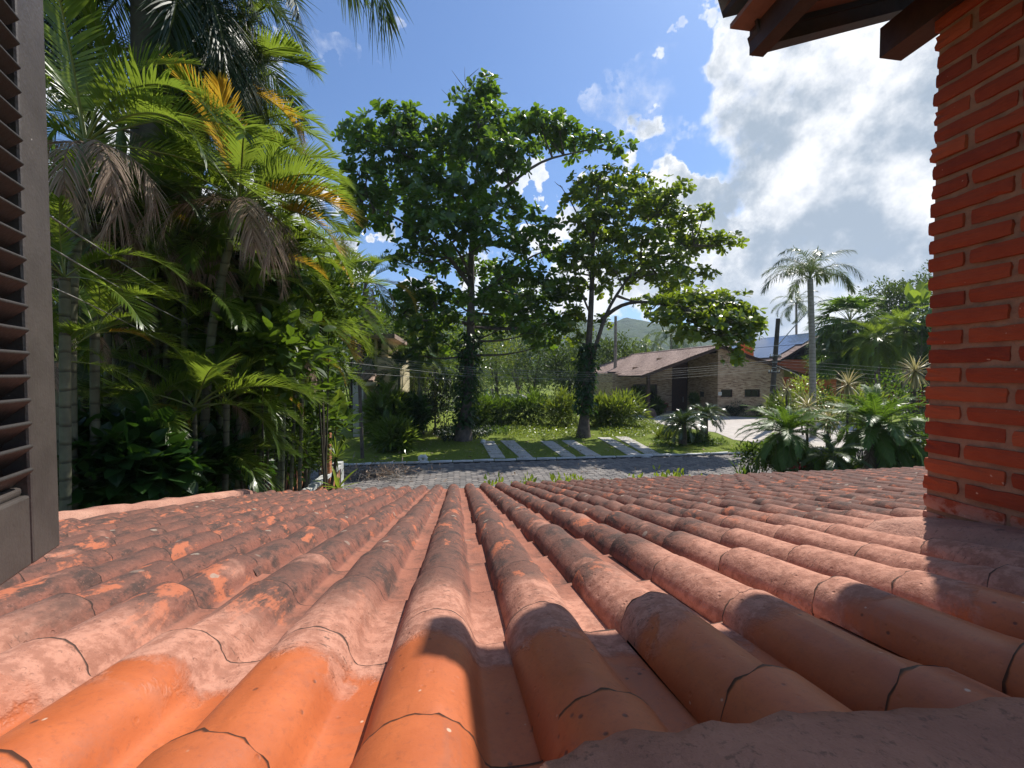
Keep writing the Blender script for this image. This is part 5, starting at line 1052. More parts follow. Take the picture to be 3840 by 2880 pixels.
c = at(558, 500, 7.4); palm('areca_palm', 'feather palm with long fronds arching right over the shrubs', base_of(560, 930, 7.4), c, 'areca', 'palm', .055, .045, shaft=.4, n=9, e_hi=70, e_lo=5,
     extra=[(95, 55, 'palm_lime', .95, None, None), (88, 38, 'palm', .95, None, None), (100, 18, 'palm', 1, None, None), (110, 5, 'palm_yellow', 1, None, 'yellow frond'), (-70, 40, 'palm_lime', 1, None, None), (120, -20, 'palm_dead', 1, 'areca_dead', 'dead brown frond')])
c = at(610, 690, 9.6); palm('areca_palm', 'bright green feather palm at the right end of the hedge', base_of(600, 960, 9.6), c, 'areca', 'palm_lime', .06, .055, n=9, e_hi=70, e_lo=10, sc=1.25,
     extra=[(90, 62, 'palm_lime', 1.1, None, None), (95, 50, 'palm_lime', 1.1, None, None), (100, 35, 'palm', 1.1, None, None), (85, 20, 'palm', 1.05, None, None), (105, 0, 'palm_yellow', .9, None, 'yellow frond'), (70, 45, 'palm_lime', 1, None, None)])
c = at(262, 330, 7.0); palm('areca_palm', 'feather palm between the shutter palm and the royal trunk', base_of(260, 900, 7.0), c, 'areca', 'palm_lime', .055, .045, shaft=.4, n=11, e_hi=80, e_lo=0,
     extra=[(70, 50, 'palm_lime', 1, None, None), (90, 25, 'palm_yellow', .9, None, 'orange frond'), (-100, -10, 'palm_dead', 1, 'areca_dead', 'dead brown frond'), (110, -12, 'palm_dead', 1.1, 'areca_dead', 'dead brown frond'), (85, -20, 'palm_dead', 1, 'areca_dead', 'dead brown frond')])
c = at(395, 450, 8.2); palm('areca_palm', 'feather palm at the middle of the palm mass with brown hanging leaves', base_of(300, 920, 8.2), c, 'areca', 'palm', .055, .045, n=9, e_hi=75, e_lo=0,
     extra=[(-60, 0, 'palm_dead', 1, 'areca_dead', 'dead brown frond'), (60, 5, 'palm_dead', 1, 'areca_dead', 'dead brown frond'), (120, -20, 'palm_dead', 1.1, 'areca_dead', 'dead brown frond'), (-130, -20, 'palm_dead', 1.1, 'areca_dead', 'dead brown frond')])
c = at(420, 880, 5.8); palm('areca_palm', 'young stemless palm low in the undergrowth with arching fronds', base_of(420, 980, 5.8), c, 'areca', 'palm', .03, .026, n=5, e_hi=70, e_lo=30, sc=.95,
     extra=[(-15, 78, 'palm', .95, None, None), (12, 72, 'palm', .85, None, None), (85, 45, 'palm_lime', .9, None, None), (95, 30, 'palm_lime', .95, None, None), (-85, 25, 'palm_dead', .9, None, 'dead brown frond'), (100, 10, 'palm', .8, None, None)])
c = at(470, 1000, 6.6); palm('areca_palm', 'lowest palm with fronds lying just above the roof edge', base_of(440, 1060, 6.6), c, 'areca', 'palm', .03, .03, n=5, e_hi=60, e_lo=30, sc=.8,
     extra=[(85, 30, 'palm', .8, None, None), (75, 42, 'palm', .75, None, None), (100, 15, 'palm_lime', .75, None, None)])
c = at(790, 610, 20.5); palm('areca_palm', 'thin stemmed palm with shaggy dead skirt beside the cream house', base_of(782, 905, 20.5), c, 'areca', 'palm', .09, .075, 'bark', mid=at(774, 760, 20.5), n=9, e_hi=75, e_lo=5, sc=1.6,
     extra=[(80, 20, 'palm_yellow', 1, None, 'yellow frond'), (95, 0, 'palm_dead', 1, 'areca_dead', 'dead brown frond'), (-90, -15, 'palm_dead', .9, 'areca_dead', 'dead brown frond'), (150, -40, 'palm_dead', .9, 'areca_dead', 'dead brown frond'), (60, -45, 'palm_dead', .9, 'areca_dead', 'dead brown frond'), (-40, -45, 'palm_dead', .9, 'areca_dead', 'dead brown frond')])
for k, (u, v, Y, u2, lab) in enumerate(((215, 560, 6.4, 190, 'slender ringed palm stem between the cables and the shutter'), (262, 600, 6.8, 240, 'second slender palm stem right of the shutter palm'), (320, 620, 7.2, 275, 'third slender leaning palm stem behind the cables'), (350, 560, 9.0, 330, 'palm with dark leaves deep in the shaded garden'))):
    c = at(u, v, Y); palm('areca_palm', lab, base_of(u2, 930, Y), c, 'areca', 'palm' if k < 3 else 'palm_royal', .05, .042, n=8, e_hi=70, e_lo=0, extra=[(120 * k, -20, 'palm_dead', 1, 'areca_dead', 'dead brown frond'), (120 * k + 130, -10, 'palm_dead', 1, 'areca_dead', 'dead brown frond')])
# the royal palm, its crown above the frame
c = at(330, -70, 7.4); rp_ = palm('royal_palm', 'huge dark royal palm with hanging fronds above the garden palms', base_of(300, 950, 7.4), c, 'royal', 'palm_royal', .34, .27, 'royal_trunk', n=20, e_hi=75, e_lo=-25, sc=.85, mid=at(335, 300, 7.4),
     extra=[(75, 20, 'palm_royal', .76, None, None), (90, 5, 'palm_royal', .78, None, None), (100, -10, 'palm_royal', .82, None, None), (60, 0, 'palm_royal', .8, None, None), (66, -15, 'palm_royal', .85, None, None), (95, -25, 'palm_royal', .9, None, None), (110, -25, 'palm_royal', 1, None, None), (80, -20, 'palm_royal', 1, None, None), (45, -10, 'palm_royal', 1, None, None), (20, -5, 'palm_royal', 1, None, None), (-20, 0, 'palm_royal', 1, None, None), (-60, -5, 'palm_royal', 1, None, None), (-90, -10, 'palm_royal', 1, None, None), (130, -10, 'palm_royal', 1, None, None), (88, -35, 'palm_royal', .95, None, None), (70, -40, 'palm_royal', .95, None, None), (100, 18, 'palm_royal', .72, None, None), (-110, -5, 'palm_dead', .9, None, 'dead brown frond')])
c = at(560, -60, 5.4); palm('coconut_palm', 'palm above the frame whose frond tip dips into the blue sky', (-5.0, -1.2, 0), at(-74, -823, 3.4), 'royal', 'palm_grey', .15, .11, 'palm_trunk_grey', n=6, e_hi=70, e_lo=25, extra=[(62, 12, 'palm_royal', 1.0, None, None)])


FILL = [(140, 600, 4.3, .55), (205, 720, 4.8, .55), (125, 780, 4.5, .5), (150, 470, 5.6, .75), (235, 430, 6.0, .8), (320, 450, 6.6, .8), (250, 520, 7.4, .85), (390, 430, 7.2, .85), (430, 400, 7.0, .8), (340, 520, 6.4, .75), (450, 540, 6.8, .75), (540, 430, 7.6, .85), (560, 400, 8.6, .7), (560, 560, 7.4, .8), (520, 640, 7.0, .8), (620, 600, 8.8, .85), (660, 560, 9.8, .85), (400, 620, 6.4, .75), (300, 640, 6.8, .8), (180, 640, 6.2, .75), (480, 730, 6.8, .75), (570, 740, 8.0, .8), (640, 780, 10.2, .9), (360, 740, 6.4, .7), (250, 760, 6.2, .7), (560, 860, 7.6, .7), (490, 870, 6.2, .65), (680, 730, 11.5, 1.0), (300, 880, 5.6, .6), (160, 880, 5.4, .65)]
flabel = {}
for band, (v0, v1, nm) in enumerate(((0, 450, 'top'), (450, 580, 'upper'), (580, 700, 'middle'), (700, 800, 'lower'), (800, 1100, 'lowest'))):
    idx = sorted([k for k, f in enumerate(FILL) if v0 <= f[1] < v1], key=lambda k: FILL[k][0])
    for n_, k in enumerate(idx): flabel[k] = '%s feathery palm counted from the shutter in the %s tier of the left palms' % (('first', 'second', 'third', 'fourth', 'fifth', 'sixth', 'seventh', 'eighth')[n_], nm)
for k, (u, v, Y, s) in enumerate(FILL):
    m = ('palm', 'palm_lime', 'palm', 'palm_lime', 'palm_grey')[k % 5]; c = at(u, v, Y); dead = (160 * k % 360 - 180, -10, 'palm_dead', s, 'areca_dead', 'dead brown frond')
    palm('areca_palm', flabel[k], base_of(u - 20, 960, Y), c, 'areca', m, .045, .038, n=9, e_hi=80, e_lo=-5, sc=s, group=GL, extra=[dead, (95, 40, 'palm_lime', s, None, None)] + ([(70, 20, 'palm_yellow', s * .9, None, 'yellow frond')] if k % 3 == 1 else []) + ([(az, e, 'palm_dead', s * 1.15, 'areca_dead', 'dead brown frond') for az, e in ((60, 0), (120, -15), (170, 5), (-140, -10), (20, -20), (-60, 0))] if 140 < u < 460 and 370 < v < 560 else []))
for k, (u, v, Y, s, lab) in enumerate(((862, 800, 25, 1.3, 'dark areca palm in front of the cream wall'), (905, 770, 27, 1.4, 'areca palm at the left foot of the tall tree'), (940, 800, 30, 1.5, 'areca palm behind the tall tree trunk'), (835, 860, 23.5, .95, 'low areca palm at the cream house corner'))):
    palm('areca_palm', lab, base_of(u, 905, Y), at(u, v, Y), 'areca', 'palm' if k % 2 else 'palm_royal', .08, .07, n=20, e_hi=85, e_lo=-10, sc=s)
# undergrowth under the palms: each bush a plant of its own
US = [  # u, v, Y, radii (m), leaf, size, mat, label
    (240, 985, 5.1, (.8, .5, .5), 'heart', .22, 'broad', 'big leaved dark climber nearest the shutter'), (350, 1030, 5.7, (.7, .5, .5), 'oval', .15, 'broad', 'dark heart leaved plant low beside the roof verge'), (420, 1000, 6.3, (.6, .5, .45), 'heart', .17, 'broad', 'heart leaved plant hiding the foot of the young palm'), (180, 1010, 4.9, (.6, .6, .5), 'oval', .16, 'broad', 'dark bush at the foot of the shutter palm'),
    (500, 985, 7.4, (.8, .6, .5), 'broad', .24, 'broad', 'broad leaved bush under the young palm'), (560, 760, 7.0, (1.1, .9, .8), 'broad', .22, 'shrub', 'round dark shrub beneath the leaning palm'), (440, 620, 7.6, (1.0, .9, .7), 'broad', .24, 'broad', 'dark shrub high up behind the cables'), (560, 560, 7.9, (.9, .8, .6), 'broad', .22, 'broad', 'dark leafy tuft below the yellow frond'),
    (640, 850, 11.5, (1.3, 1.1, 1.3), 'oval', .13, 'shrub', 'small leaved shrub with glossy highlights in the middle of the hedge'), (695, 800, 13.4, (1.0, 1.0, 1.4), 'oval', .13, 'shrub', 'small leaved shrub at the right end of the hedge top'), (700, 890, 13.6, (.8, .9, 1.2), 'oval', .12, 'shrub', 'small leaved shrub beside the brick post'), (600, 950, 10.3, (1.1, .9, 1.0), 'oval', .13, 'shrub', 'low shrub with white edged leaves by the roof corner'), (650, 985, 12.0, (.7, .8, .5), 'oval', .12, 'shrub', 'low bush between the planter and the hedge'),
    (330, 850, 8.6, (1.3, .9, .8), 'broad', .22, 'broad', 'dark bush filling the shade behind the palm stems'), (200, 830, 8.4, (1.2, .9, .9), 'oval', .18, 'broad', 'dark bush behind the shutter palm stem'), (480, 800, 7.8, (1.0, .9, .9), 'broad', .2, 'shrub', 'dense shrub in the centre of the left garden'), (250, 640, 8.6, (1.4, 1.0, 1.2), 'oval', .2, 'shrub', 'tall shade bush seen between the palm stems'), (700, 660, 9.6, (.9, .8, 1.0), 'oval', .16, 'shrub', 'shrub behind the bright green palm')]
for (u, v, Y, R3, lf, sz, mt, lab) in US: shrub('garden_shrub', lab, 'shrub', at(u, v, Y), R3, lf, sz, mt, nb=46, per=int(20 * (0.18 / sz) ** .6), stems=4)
# dark broadleaf trees that close the garden off behind
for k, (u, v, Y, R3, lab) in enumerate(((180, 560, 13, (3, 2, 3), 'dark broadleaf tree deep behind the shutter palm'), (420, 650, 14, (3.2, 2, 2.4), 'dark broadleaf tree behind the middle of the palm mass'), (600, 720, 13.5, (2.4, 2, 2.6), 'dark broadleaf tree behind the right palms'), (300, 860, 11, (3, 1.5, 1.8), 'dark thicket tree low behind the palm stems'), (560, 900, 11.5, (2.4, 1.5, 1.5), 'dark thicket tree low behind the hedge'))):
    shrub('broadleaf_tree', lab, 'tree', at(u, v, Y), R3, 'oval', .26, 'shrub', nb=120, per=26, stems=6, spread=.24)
def spiky(name, label, p, n, L, W, mat, cat='plant', stem_h=.5, el=(85, -5), group=None, lean=(0, 0)):
    t = thing(name, label, cat, p, group); b = np.array([lean[0], lean[1], stem_h]); MB().tube(spline([(0, 0, 0), b * .5 + [0, 0, .03], b], 6), [.045] * 6, 7).obj('stem', MAT['stem'], t, True)
    a = np.arange(n) * 2.39996; e = R(el[0]) + (R(el[1]) - R(el[0])) * (np.arange(n) / (n - 1)) ** .8 + rng.normal(size=n) * .1; D = np.stack([np.cos(a) * np.cos(e), np.sin(a) * np.cos(e), np.sin(e)], 1); Z = np.stack([-np.cos(a) * np.sin(e), -np.sin(a) * np.sin(e), np.cos(e)], 1)
    tv, tf = leaf_tpl(1, W / L, ((0, .6), (.3, 1), (.7, .7), (1, .03)), .2, .22); V, Fq = scatter(tv, tf, b + D * .03, D, Z, L * rng.uniform(.8, 1.1, n)); link('leaves', mesh('leaves', V, Fq, MAT[mat]), t); return t
p = at(708, 1010, 11.0); spiky('dracaena', 'spiky green dracaena leaning over the white coping', (p[0], p[1], p[2] - 1.0), 46, .62, .035, 'palm', stem_h=1.25, lean=(.22, 0))
p = at(660, 975, 10.6); spiky('dracaena', 'second spiky dracaena behind the one on the coping', (p[0], p[1], p[2] - .9), 36, .5, .03, 'shrub', stem_h=1.0)
p = at(725, 930, 12.0); shrub('banana_plant', 'single bright banana leaf behind the brick post', 'plant', p, (.16, .16, .35), 'broad', .95, 'palm_lime', nb=2, per=2, stems=2, up=1.2)
p = at(560, 985, 7.9); spiky('dracaena', 'silvery spiky plant in the shade near the roof corner', (p[0], p[1], p[2] - .6), 40, .5, .03, 'palm_grey', stem_h=.6)
p = at(730, 1045, 8.2); spiky('bromeliad', 'light green bromeliad peeping over the roof corner', (p[0], p[1], p[2] - .4), 12, .5, .07, 'lime', stem_h=.3)
# heap of cut branches at the roadside
p = gat(785, 1030); n = 260; mb = MB()
for i in range(150):
    q = np.array([rng.normal() * .9, rng.normal() * .35, abs(rng.normal()) * .22 + .03]); d_ = unit(1)[0] * [1, .6, .3] * rng.uniform(.2, .6); mb.tube([q - d_, q + [0, 0, .05], q + d_], [.012, .014, .006], 4)
o = mb.obj('branch_heap', MAT['bark_grey'], None, loc=(p[0] + .5, p[1] - .3, 0)); tag(o, kind='stuff')
p2 = (p[0] + .5, p[1] - .3, .1); tv, tf = LEAF['lance']; Q = rng.normal(size=(500, 3)) * [.9, .35, .15] + [0, 0, .15]; V, Fq = scatter(tv, tf, Q, unit(500), unit(500), .22 * rng.uniform(.6, 1.2, 500)); tag(link('dry_leaves', mesh('dry_leaves', V, Fq, MAT['palm_dead']), None, p2), kind='stuff')
# hedge showing its tips above the eave
hd = thing('hedge', 'light green hedge tips peeping over the far edge of the tile roof', 'hedge', (3.0, 6.9, 0)); n = 1500; Q = np.stack([rng.uniform(-2.6, 2.2, n), rng.normal(size=n) * .22, 0 * rng.random(n)], 1)
topz = 2.08 + .10 * vnoise((Q[:, 0] + 20) * 1.6, Q[:, 0] * 0 + 3.3, 6) + .17 * (vnoise((Q[:, 0] + 40) * 3.4, Q[:, 0] * 0 + 1.3, 7) > .66); Q[:, 2] = topz - np.abs(rng.normal(size=n)) * .22
D = np.stack([rng.normal(size=n) * .35, rng.normal(size=n) * .35, np.ones(n)], 1); tv, tf = LEAF['oval']; V, Fq = scatter(tv, tf, Q, D, unit(n), .10 * rng.uniform(.7, 1.2, n)); link('foliage', mesh('foliage', V, Fq, MAT['lime']), hd)
Q = inside(2600, 2.6, .35, .9, .4) + [-.2, 0, 1.15]; V, Fq = scatter(*LEAF['oval'], Q, unit(2600) + [0, 0, .4], unit(2600), .1 * rng.uniform(.7, 1.2, 2600)); link('foliage', mesh('foliage', V, Fq, MAT['shrub']), hd)
mb = MB()
for i in range(14): x = -2.3 + i * .34; mb.tube(spline([(x, 0, 0), (x + .05, 0, 1.2), (x + rng.normal() * .1, 0, 2.0)], 5), [.02] * 5, 5)
mb.obj('stem', MAT['stem'], hd)

# ------------------------------------------------------------------ right garden in front of the road
c = at(1893, 925, 11.5); palm('pygmy_date_palm', 'largest bushy date palm with glossy arching fronds beside the brick pillar', base_of(1905, 1150, 11.5), c, 'phoenix', 'phoenix', .13, .12, 'bark', n=56, e_hi=84, e_lo=-42, sc=1.3, extra=[(160, -60, 'palm_dead', .9, 'phoenix', None), (60, -65, 'palm_dead', .9, 'phoenix', None), (-100, -60, 'palm_dead', .9, 'phoenix', None)])
c = at(1700, 935, 12.2); palm('pygmy_date_palm', 'smaller bushy date palm on a bent stem at the left of the pair', base_of(1765, 1080, 12.2), c, 'phoenix', 'phoenix', .11, .10, 'bark', n=48, e_hi=84, e_lo=-50, sc=1.05, mid=at(1755, 1010, 12.2))
c = at(2030, 955, 10.5); palm('pygmy_date_palm', 'date palm partly hidden behind the brick pillar edge', base_of(2030, 1120, 10.5), c, 'phoenix', 'phoenix', .1, .1, 'bark', n=20, e_hi=75, e_lo=-30, sc=.95)
c = at(1800, 985, 11.0); palm('pygmy_date_palm', 'low date palm crown between the two larger ones', base_of(1800, 1110, 11.0), c, 'phoenix', 'palm_grey', .09, .09, 'bark', n=16, e_hi=70, e_lo=-30, sc=.8)
for (u, v, Y, n, L, lab) in ((1977, 802, 13.5, 60, .62, 'cream spiky yucca head standing highest beside the pillar'), (1832, 832, 14.5, 50, .62, 'cream spiky yucca head behind the large date palm'), (1745, 880, 14, 44, .6, 'cream spiky yucca head right of the banded pole'), (1790, 905, 13, 44, .6, 'yellowish spiky yucca low behind the date palms'), (1700, 842, 19, 30, .6, 'pale yucca head near the queen palm foot')):
    p = at(u, v, Y); spiky('variegated_yucca', lab, (p[0], p[1], 0), int(n * 1.5), L * 1.25, .05, 'cream', stem_h=p[2], el=(85, -70))
RS = [(1640, 985, 13.2, (.9, .7, .5), 'oval', .13, 'shrub', 'green shrub under the smaller date palm'), (1700, 1010, 12.5, (.9, .6, .45), 'oval', .12, 'yellowgreen', 'yellow green shrub low below the smaller date palm'), (1760, 1000, 12, (.8, .6, .45), 'lance', .22, 'shrub', 'shrub filling between the date palms'), (1800, 1015, 11.6, (.6, .5, .35), 'lance', .25, 'lime', 'lime leaved plant low between the date palms'), (1960, 1000, 11.2, (.6, .5, .5), 'lance', .25, 'yellowgreen', 'yellow green plant left of the pillar foot'), (1990, 960, 12, (.7, .6, .8), 'oval', .14, 'shrub', 'dark shrub behind the date palms by the pillar'), (1880, 1010, 12.5, (.9, .5, .4), 'oval', .13, 'shrub', 'low shrub under the largest date palm'),
      (1735, 850, 24, (1.5, 1.2, 1.3), 'oval', .17, 'lime', 'lime flowering bush at the foot of the queen palm'), (1700, 880, 22, (1.2, 1.0, .8), 'lance', .4, 'yellowgreen', 'strappy bush right of the banded pole'), (1790, 880, 20, (1.3, 1, 1.0), 'oval', .16, 'shrub', 'bush between the queen palm and yuccas'), (1930, 860, 17, (1.6, 1, 1.1), 'oval', .16, 'shrub', 'bush behind the largest date palm'), (1860, 880, 16, (1.2, 1, .8), 'lance', .4, 'yellowgreen', 'strappy bush behind the largest date palm')]
for (u, v, Y, R3, lf, sz, mt, lab) in RS: shrub('garden_shrub', lab, 'shrub', at(u, v, Y), R3, lf, sz, mt, nb=44, per=24, stems=4)
fl = shrub('flowering_shrub', 'small shrub with red flowers at the roof edge under the date palm', 'shrub', at(1712, 1012, 11.8), (.35, .3, .25), 'oval', .1, 'red', nb=10, per=8, stems=3)
p = at(1612, 1020, 12.3); shrub('grass_tuft', 'tuft of dark reedy blades at the roof edge by the road', 'plant', (p[0], p[1], p[2] - .25), (.5, .3, .1), 'blade', .6, 'shrub', nb=16, per=3, stems=1, up=2.5)
# queen palm
c = at(1750, 603, 23); palm('queen_palm', 'tall queen palm with grey trunk and drooping plumes', base_of(1757, 900, 23), c, 'queen', 'palm_grey', .2, .16, 'palm_trunk_grey', n=9, e_hi=86, e_lo=40, sc=.98, mid=at(1755, 760, 23), az0=.8, extra=[(-95, 55, 'palm_grey', 1, None, None), (95, 50, 'palm_grey', 1, None, None), (-88, 30, 'palm_grey', 1.1, None, None), (92, 25, 'palm_grey', 1.05, None, None), (30, 75, 'palm_grey', .95, None, None), (-40, 65, 'palm_grey', .95, None, None), (60, 62, 'palm_grey', 1.0, None, None)])
# cycads on the lawn
def cyc(lab, u, v, s, h, lean=0):
    p = gat(u, v); t = palm('cycad', lab, (p[0], p[1], 0), (p[0] + lean, p[1], h), 'cycad', 'cycad', .23, .2, 'bark', n=44, e_hi=78, e_lo=-8, sc=s, cat='cycad'); return t
cyc('left sago cycad with a wide dark crown on the lawn island', 1475, 962, 1.42, 1.25); t_ = cyc('right taller sago cycad with a pale flowering heart', 1521, 953, 1.25, 1.55)
V, Fq = scatter(*LEAF['oval'], np.tile([[0, 0, 1.6]], (60, 1)) + rng.normal(size=(60, 3)) * .1, unit(60) * [1, 1, .5] + [0, 0, .8], unit(60), .24 * rng.uniform(.7, 1.1, 60)); link('flower_head', mesh('flower_head', V, Fq, MAT['cream']), t_)
cyc('small dark cycad behind the pair on the lawn island', 1462, 935, .95, .5)
for k, (u, v, R3, lab) in enumerate(((1440, 948, (1.1, .8, .4), 'yellowish low bush left of the cycads'), (1500, 955, (1.0, .7, .3), 'low leafy bed between the two cycads'))): shrub('bedding_plant', lab, 'plant', gat(u, v) + [0, 0, .15], R3, 'lance', .3, 'yellowgreen' if k == 0 else 'shrub', nb=60, per=16, stems=2, up=.6)
# lawn shrubs and hedges by the house
LS = [(1340, 885, 30, (2.2, 1.2, 1.2), 'lance', .55, 'yellowgreen', 'bright yellow green strappy shrub in front of the brick house'), (1295, 890, 30.5, (1.2, 1, 1.1), 'lance', .55, 'yellowgreen', 'yellow green strappy shrub right of the open tree trunk'), (1215, 885, 31, (1.6, 1.2, 1.3), 'lance', .5, 'yellowgreen', 'yellow green strappy shrub left of the open tree trunk'), (1150, 880, 32, (1.8, 1.2, 1.2), 'lance', .5, 'shrub', 'strappy green shrub in the middle of the lawn hedge'), (1085, 885, 32, (1.8, 1.2, 1.1), 'lance', .5, 'shrub', 'dark strappy shrub at the centre of the lawn hedge'), (1030, 890, 31, (1.6, 1.2, 1.2), 'lance', .5, 'shrub', 'dark strappy shrub right of the tall tree trunk'),
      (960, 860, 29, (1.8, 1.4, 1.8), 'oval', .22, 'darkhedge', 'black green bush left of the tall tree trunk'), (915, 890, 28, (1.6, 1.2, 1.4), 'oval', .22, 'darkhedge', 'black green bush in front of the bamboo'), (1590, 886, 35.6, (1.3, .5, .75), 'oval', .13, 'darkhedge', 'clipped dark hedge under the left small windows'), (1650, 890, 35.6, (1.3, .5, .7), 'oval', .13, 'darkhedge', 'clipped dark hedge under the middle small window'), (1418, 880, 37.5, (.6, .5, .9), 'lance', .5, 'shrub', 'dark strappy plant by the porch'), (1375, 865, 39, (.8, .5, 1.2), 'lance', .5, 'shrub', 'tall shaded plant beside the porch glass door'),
      (1500, 862, 36.8, (.25, .25, .5), 'lance', .4, 'shrub', 'hanging green plant on the shaded porch wall'), (835, 905, 24, (1.2, 1, 1.4), 'lance', .7, 'palm', 'fountain shaped plant in front of the cream house'), (850, 945, 22.2, (1.0, .8, .8), 'lance', .6, 'palm', 'dark ferny shrub on the lawn near the kerb'), (880, 900, 25, (1.2, 1, 1.1), 'broad', .5, 'broad', 'large leaved shrub between the cream house and the tall tree')]
for (u, v, Y, R3, lf, sz, mt, lab) in LS: shrub('garden_shrub', lab, 'shrub', at(u, v, Y), R3, lf, sz, mt, nb=70, per=24, stems=4, up=.5)
# low ground cover round the tree feet and on the bed edge
def cover(name, poly, n, size, mat, h):
    poly = np.array([gat(*q)[:2] for q in poly]); lo, hi = poly.min(0), poly.max(0); Q = rng.uniform(lo, hi, (n * 3, 2)); x, y = Q.T; ins = np.zeros(len(Q), bool); j = len(poly) - 1
    for i in range(len(poly)):
        xi, yi = poly[i]; xj, yj = poly[j]; ins ^= ((yi > y) != (yj > y)) & (x < (xj - xi) * (y - yi) / (yj - yi + 1e-12) + xi); j = i
    Q = Q[ins][:n]; m = len(Q); P = np.concatenate([Q, (h * (.3 + .9 * vnoise(Q[:, 0] * 1.4 + 60, Q[:, 1] * 1.4, 4)) * rng.random(m))[:, None]], 1)
    V, Fq = scatter(*LEAF['oval'], P, unit(m) + [0, 0, .5], unit(m) * .6 + [0, 0, 1], size * rng.uniform(.6, 1.2, m)); tag(link(name, mesh(name, V, Fq, MAT[mat])), kind='stuff')
cover('ground_cover', [(1100, 905), (1255, 905), (1262, 948), (1190, 948), (1095, 945)], 5000, .16, 'yellowgreen', .35)
cover('ground_cover', [(1280, 908), (1400, 905), (1440, 925), (1385, 945), (1300, 945)], 6000, .14, 'yellowgreen', .25)
cover('ground_cover', [(930, 935), (1000, 920), (1075, 930), (1050, 948), (960, 955)], 3500, .18, 'darkhedge', .4)
cover('ground_cover', [(1000, 905), (1110, 905), (1095, 945), (1030, 935)], 3500, .18, 'shrub', .4)
cover('ground_cover', [(1405, 950), (1560, 948), (1580, 962), (1420, 968)], 2600, .10, 'shrub', .12)

# short grass and fallen leaves on the lawn by the kerb
n = 26000; Q = np.stack([rng.uniform(-7, 17, n), rng.uniform(19.0, 27.5, n), np.zeros(n)], 1); Q = Q[vnoise(Q[:, 0] * 1.1 + 50, Q[:, 1] * 1.1, 21) > .3]
D = rng.normal(size=(len(Q), 3)) * .5; D[:, 2] = 1; V, Fq = scatter(*leaf_tpl(1, .22, ((0, 1), (1, .05))), Q, D, unit(len(Q)), .075 * rng.uniform(.5, 1.4, len(Q))); tag(link('grass', mesh('grass', V, Fq, MAT['yellowgreen'])), kind='stuff')
n = 700; Q = np.stack([rng.uniform(-7, 16, n), rng.uniform(15.5, 26, n), np.full(n, .065)], 1); D = unit(n); D[:, 2] *= .2; V, Fq = scatter(*LEAF['obov'], Q, D, unit(n) * .3 + [0, 0, 1], .16 * rng.uniform(.6, 1.2, n)); tag(link('fallen_leaves', mesh('fallen_leaves', V, Fq, MAT['palm_dead'])), kind='stuff')
# ------------------------------------------------------------------ background planting
for k, (u, v, Y, s, lab, m) in enumerate(((1450, 745, 60, 1.25, 'grey green coconut palm rising behind the brown tile roof', 'palm_grey'), (1395, 768, 62, 1.0, 'yellow green palm left of the coconut palm behind the roof', 'palm_lime'), (1720, 675, 62, 1.15, 'distant palm behind the solar panels', 'palm_grey'))):
    palm('coconut_palm', lab, base_of(u, 900, Y), at(u, v - 20, Y), 'coco', m, .2, .16, 'palm_trunk_grey', n=18, e_hi=80, e_lo=-25, sc=s)
for k, (u, v, Y, s, m, lab) in enumerate(((1835, 695, 32, 2.1, 'palm_royal', 'dark round headed palm right of the street lamp'), (1895, 735, 28, 1.9, 'palm_lime', 'bright young palm in front of the dark right trees'), (1955, 715, 27, 1.9, 'palm', 'lime palm near the pillar in the right background'), (1812, 765, 33, 1.8, 'palm_royal', 'dark drooping palm behind the queen palm'), (1870, 775, 31, 1.8, 'palm_royal', 'dark palm low between the right background palms'))):
    palm('fan_palm', lab, base_of(u, 900, Y), at(u, v, Y), ('fan' if m == 'palm_royal' else 'areca'), ('phoenix' if m == 'palm_royal' else m), .2, .17, 'bark', n=40, e_hi=85, e_lo=-45, sc=s * (.8 if m != 'palm_royal' else .75))
p = at(1990, 660, 25); t = shrub('banana_plant', 'broad upright banana leaves beside the pillar', 'plant', p, (.9, .7, .8), 'broad', 1.35, 'palm_lime', nb=5, per=2, stems=3, up=1.4)
p = at(2005, 720, 26); t = shrub('banana_plant', 'dark broad leaved plant below the banana leaves', 'plant', p, (1.2, .8, 1.2), 'broad', 1.3, 'broad', nb=10, per=5, stems=3, up=.5)
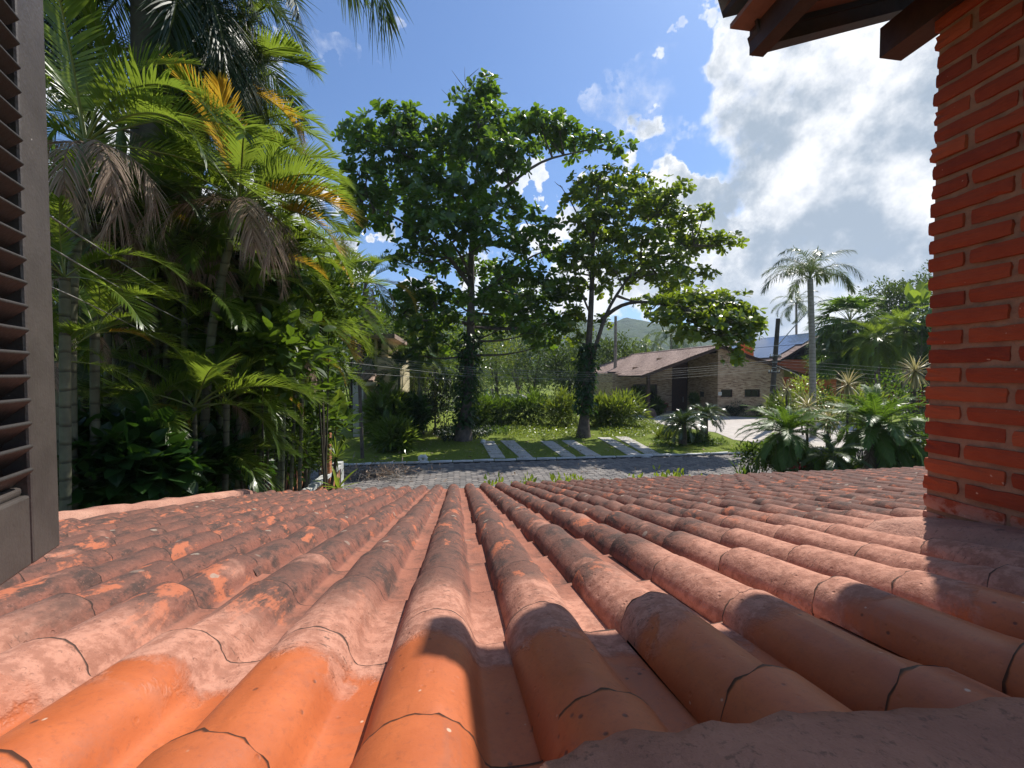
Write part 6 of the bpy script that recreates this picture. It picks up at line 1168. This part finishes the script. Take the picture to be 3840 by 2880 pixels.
BT = [(1935, 650, 48, (5.5, 4, 3.0), 'far', 'spreading feathery tree behind the right palms'), (1980, 700, 45, (5, 4, 4), 'shrub', 'dark tree behind the banana leaves'), (2060, 620, 55, (6, 5, 6), 'far', 'tall tree half hidden by the brick pillar'), (1880, 760, 42, (4.5, 3, 3.5), 'darkhedge', 'dark round tree behind the orange garden wall'), (1960, 800, 38, (4, 3, 2.5), 'darkhedge', 'dark low tree at the right end of the orange wall'), (1790, 800, 46, (2.4, 2, 2.6), 'far', 'pale bushy tree in front of the orange house'), (1370, 790, 66, (6, 4, 3), 'yellowgreen', 'yellow green tree behind the left end of the brown roof'), (1330, 780, 58, (4, 3, 4), 'far', 'bushy tree behind the open tree'),
      (880, 745, 40, (2.0, 2, 4.5), 'far', 'tall leafy bamboo like tree right of the cream house'), (935, 760, 44, (3, 2.5, 4.5), 'palm_lime', 'yellow green tree behind the bamboo'), (1000, 790, 50, (4, 3, 5), 'far', 'green tree behind the tall tree trunk'), (1075, 775, 60, (5, 4, 6), 'yellowgreen', 'sunlit tree behind the far pool'), (1150, 780, 62, (5, 4, 6), 'far', 'green tree right of the far pool'), (1225, 800, 55, (4, 3, 4.5), 'far', 'green tree left of the brick house'), (1120, 720, 80, (7, 5, 7), 'far', 'tall far tree seen through the gap between the two trees'), (1020, 730, 85, (7, 5, 7), 'far', 'tall far tree behind the tall tree trunk'), (820, 720, 55, (4, 3, 4), 'far', 'tree behind the cream house roof'), (760, 700, 30, (3, 2, 4), 'shrub', 'dark tree left of the cream house'), (700, 650, 26, (3, 2, 4), 'shrub', 'dark tree behind the bright green palm'), (1260, 760, 75, (6, 4, 5), 'far', 'far tree between the open tree and the house roof')]
for (u, v, Y, R3, m, lab) in BT: shrub('broadleaf_tree', lab, 'tree', at(u, v, Y), R3, 'oval', .42 if Y > 35 else .3, m, nb=95, per=40, stems=7, spread=.30, up=.2)
# bamboo canes
t = thing('bamboo_clump', 'clump of upright bamboo canes with arching tops on the lawn', 'bamboo', gat(890, 905)); o = np.array(t.location); mb = MB(); tips = []
for i in range(34):
    b = rng.normal(size=3) * [.7, .5, 0]; h = rng.uniform(5.5, 8.5); d_ = b * [1.2, 1, 0]; P = spline([b, b + d_ * .3 + [0, 0, h * .55], b + d_ * 1.3 + [0, 0, h]], 9); mb.tube(P, np.linspace(.035, .01, 9), 6); tips.append(P)
mb.obj('cane', MAT['areca_stem'], t, True).data.name = 'cane'; tips = np.concatenate([p[4:] for p in tips]); Q = np.repeat(tips, 34, 0) + rng.normal(size=(len(tips) * 34, 3)) * .42; n = len(Q)
V, Fq = scatter(*LEAF['lance'], Q, unit(n) * [1, 1, .5] - [0, 0, .4], unit(n) + [0, 0, .6], .32 * rng.uniform(.6, 1.2, n)); link('foliage', mesh('foliage', V, Fq, MAT['yellowgreen']), t)
# a far belt of woodland at the foot of the hills, too thick to count
n = 26000; X = rng.uniform(-230, 330, n); Yb = rng.uniform(95, 190, n); keep = np.ones(n, bool); Zb = rng.random(n) ** .7 * (5 + 7 * vnoise(X / 9 + 60, Yb / 9, 12)); Q = np.stack([X, Yb, Zb], 1)
n2_ = 7000; X2 = rng.uniform(52, 130, n2_); Y2 = rng.uniform(6, 70, n2_); Q = np.concatenate([Q, np.stack([X2, Y2, rng.random(n2_) ** .7 * (4 + 6 * vnoise(X2 / 7 + 60, Y2 / 7 + 20, 14))], 1)]); n = len(Q)
V, Fq = scatter(*LEAF['oval'], Q, unit(n), unit(n) + [0, -.3, .6], 2.0 * rng.uniform(.6, 1.3, n)); tag(link('woodland', mesh('woodland', V, Fq, MAT['far'])), kind='stuff')

# ------------------------------------------------------------------ haze in the air
HAZE = 0.00030
if HAZE:
    m, g, out = material('haze'); pv_ = g.n('ShaderNodeVolumePrincipled', ins={'Color': (0.70, 0.83, 1.0, 1), 'Density': HAZE, 'Anisotropy': 0.2}); g.put(out.inputs['Volume'], pv_)
    tag(link('haze', MB().box((-2200, -500, -1.2), (2200, 2400, 175)).build('haze', m)), kind='stuff')
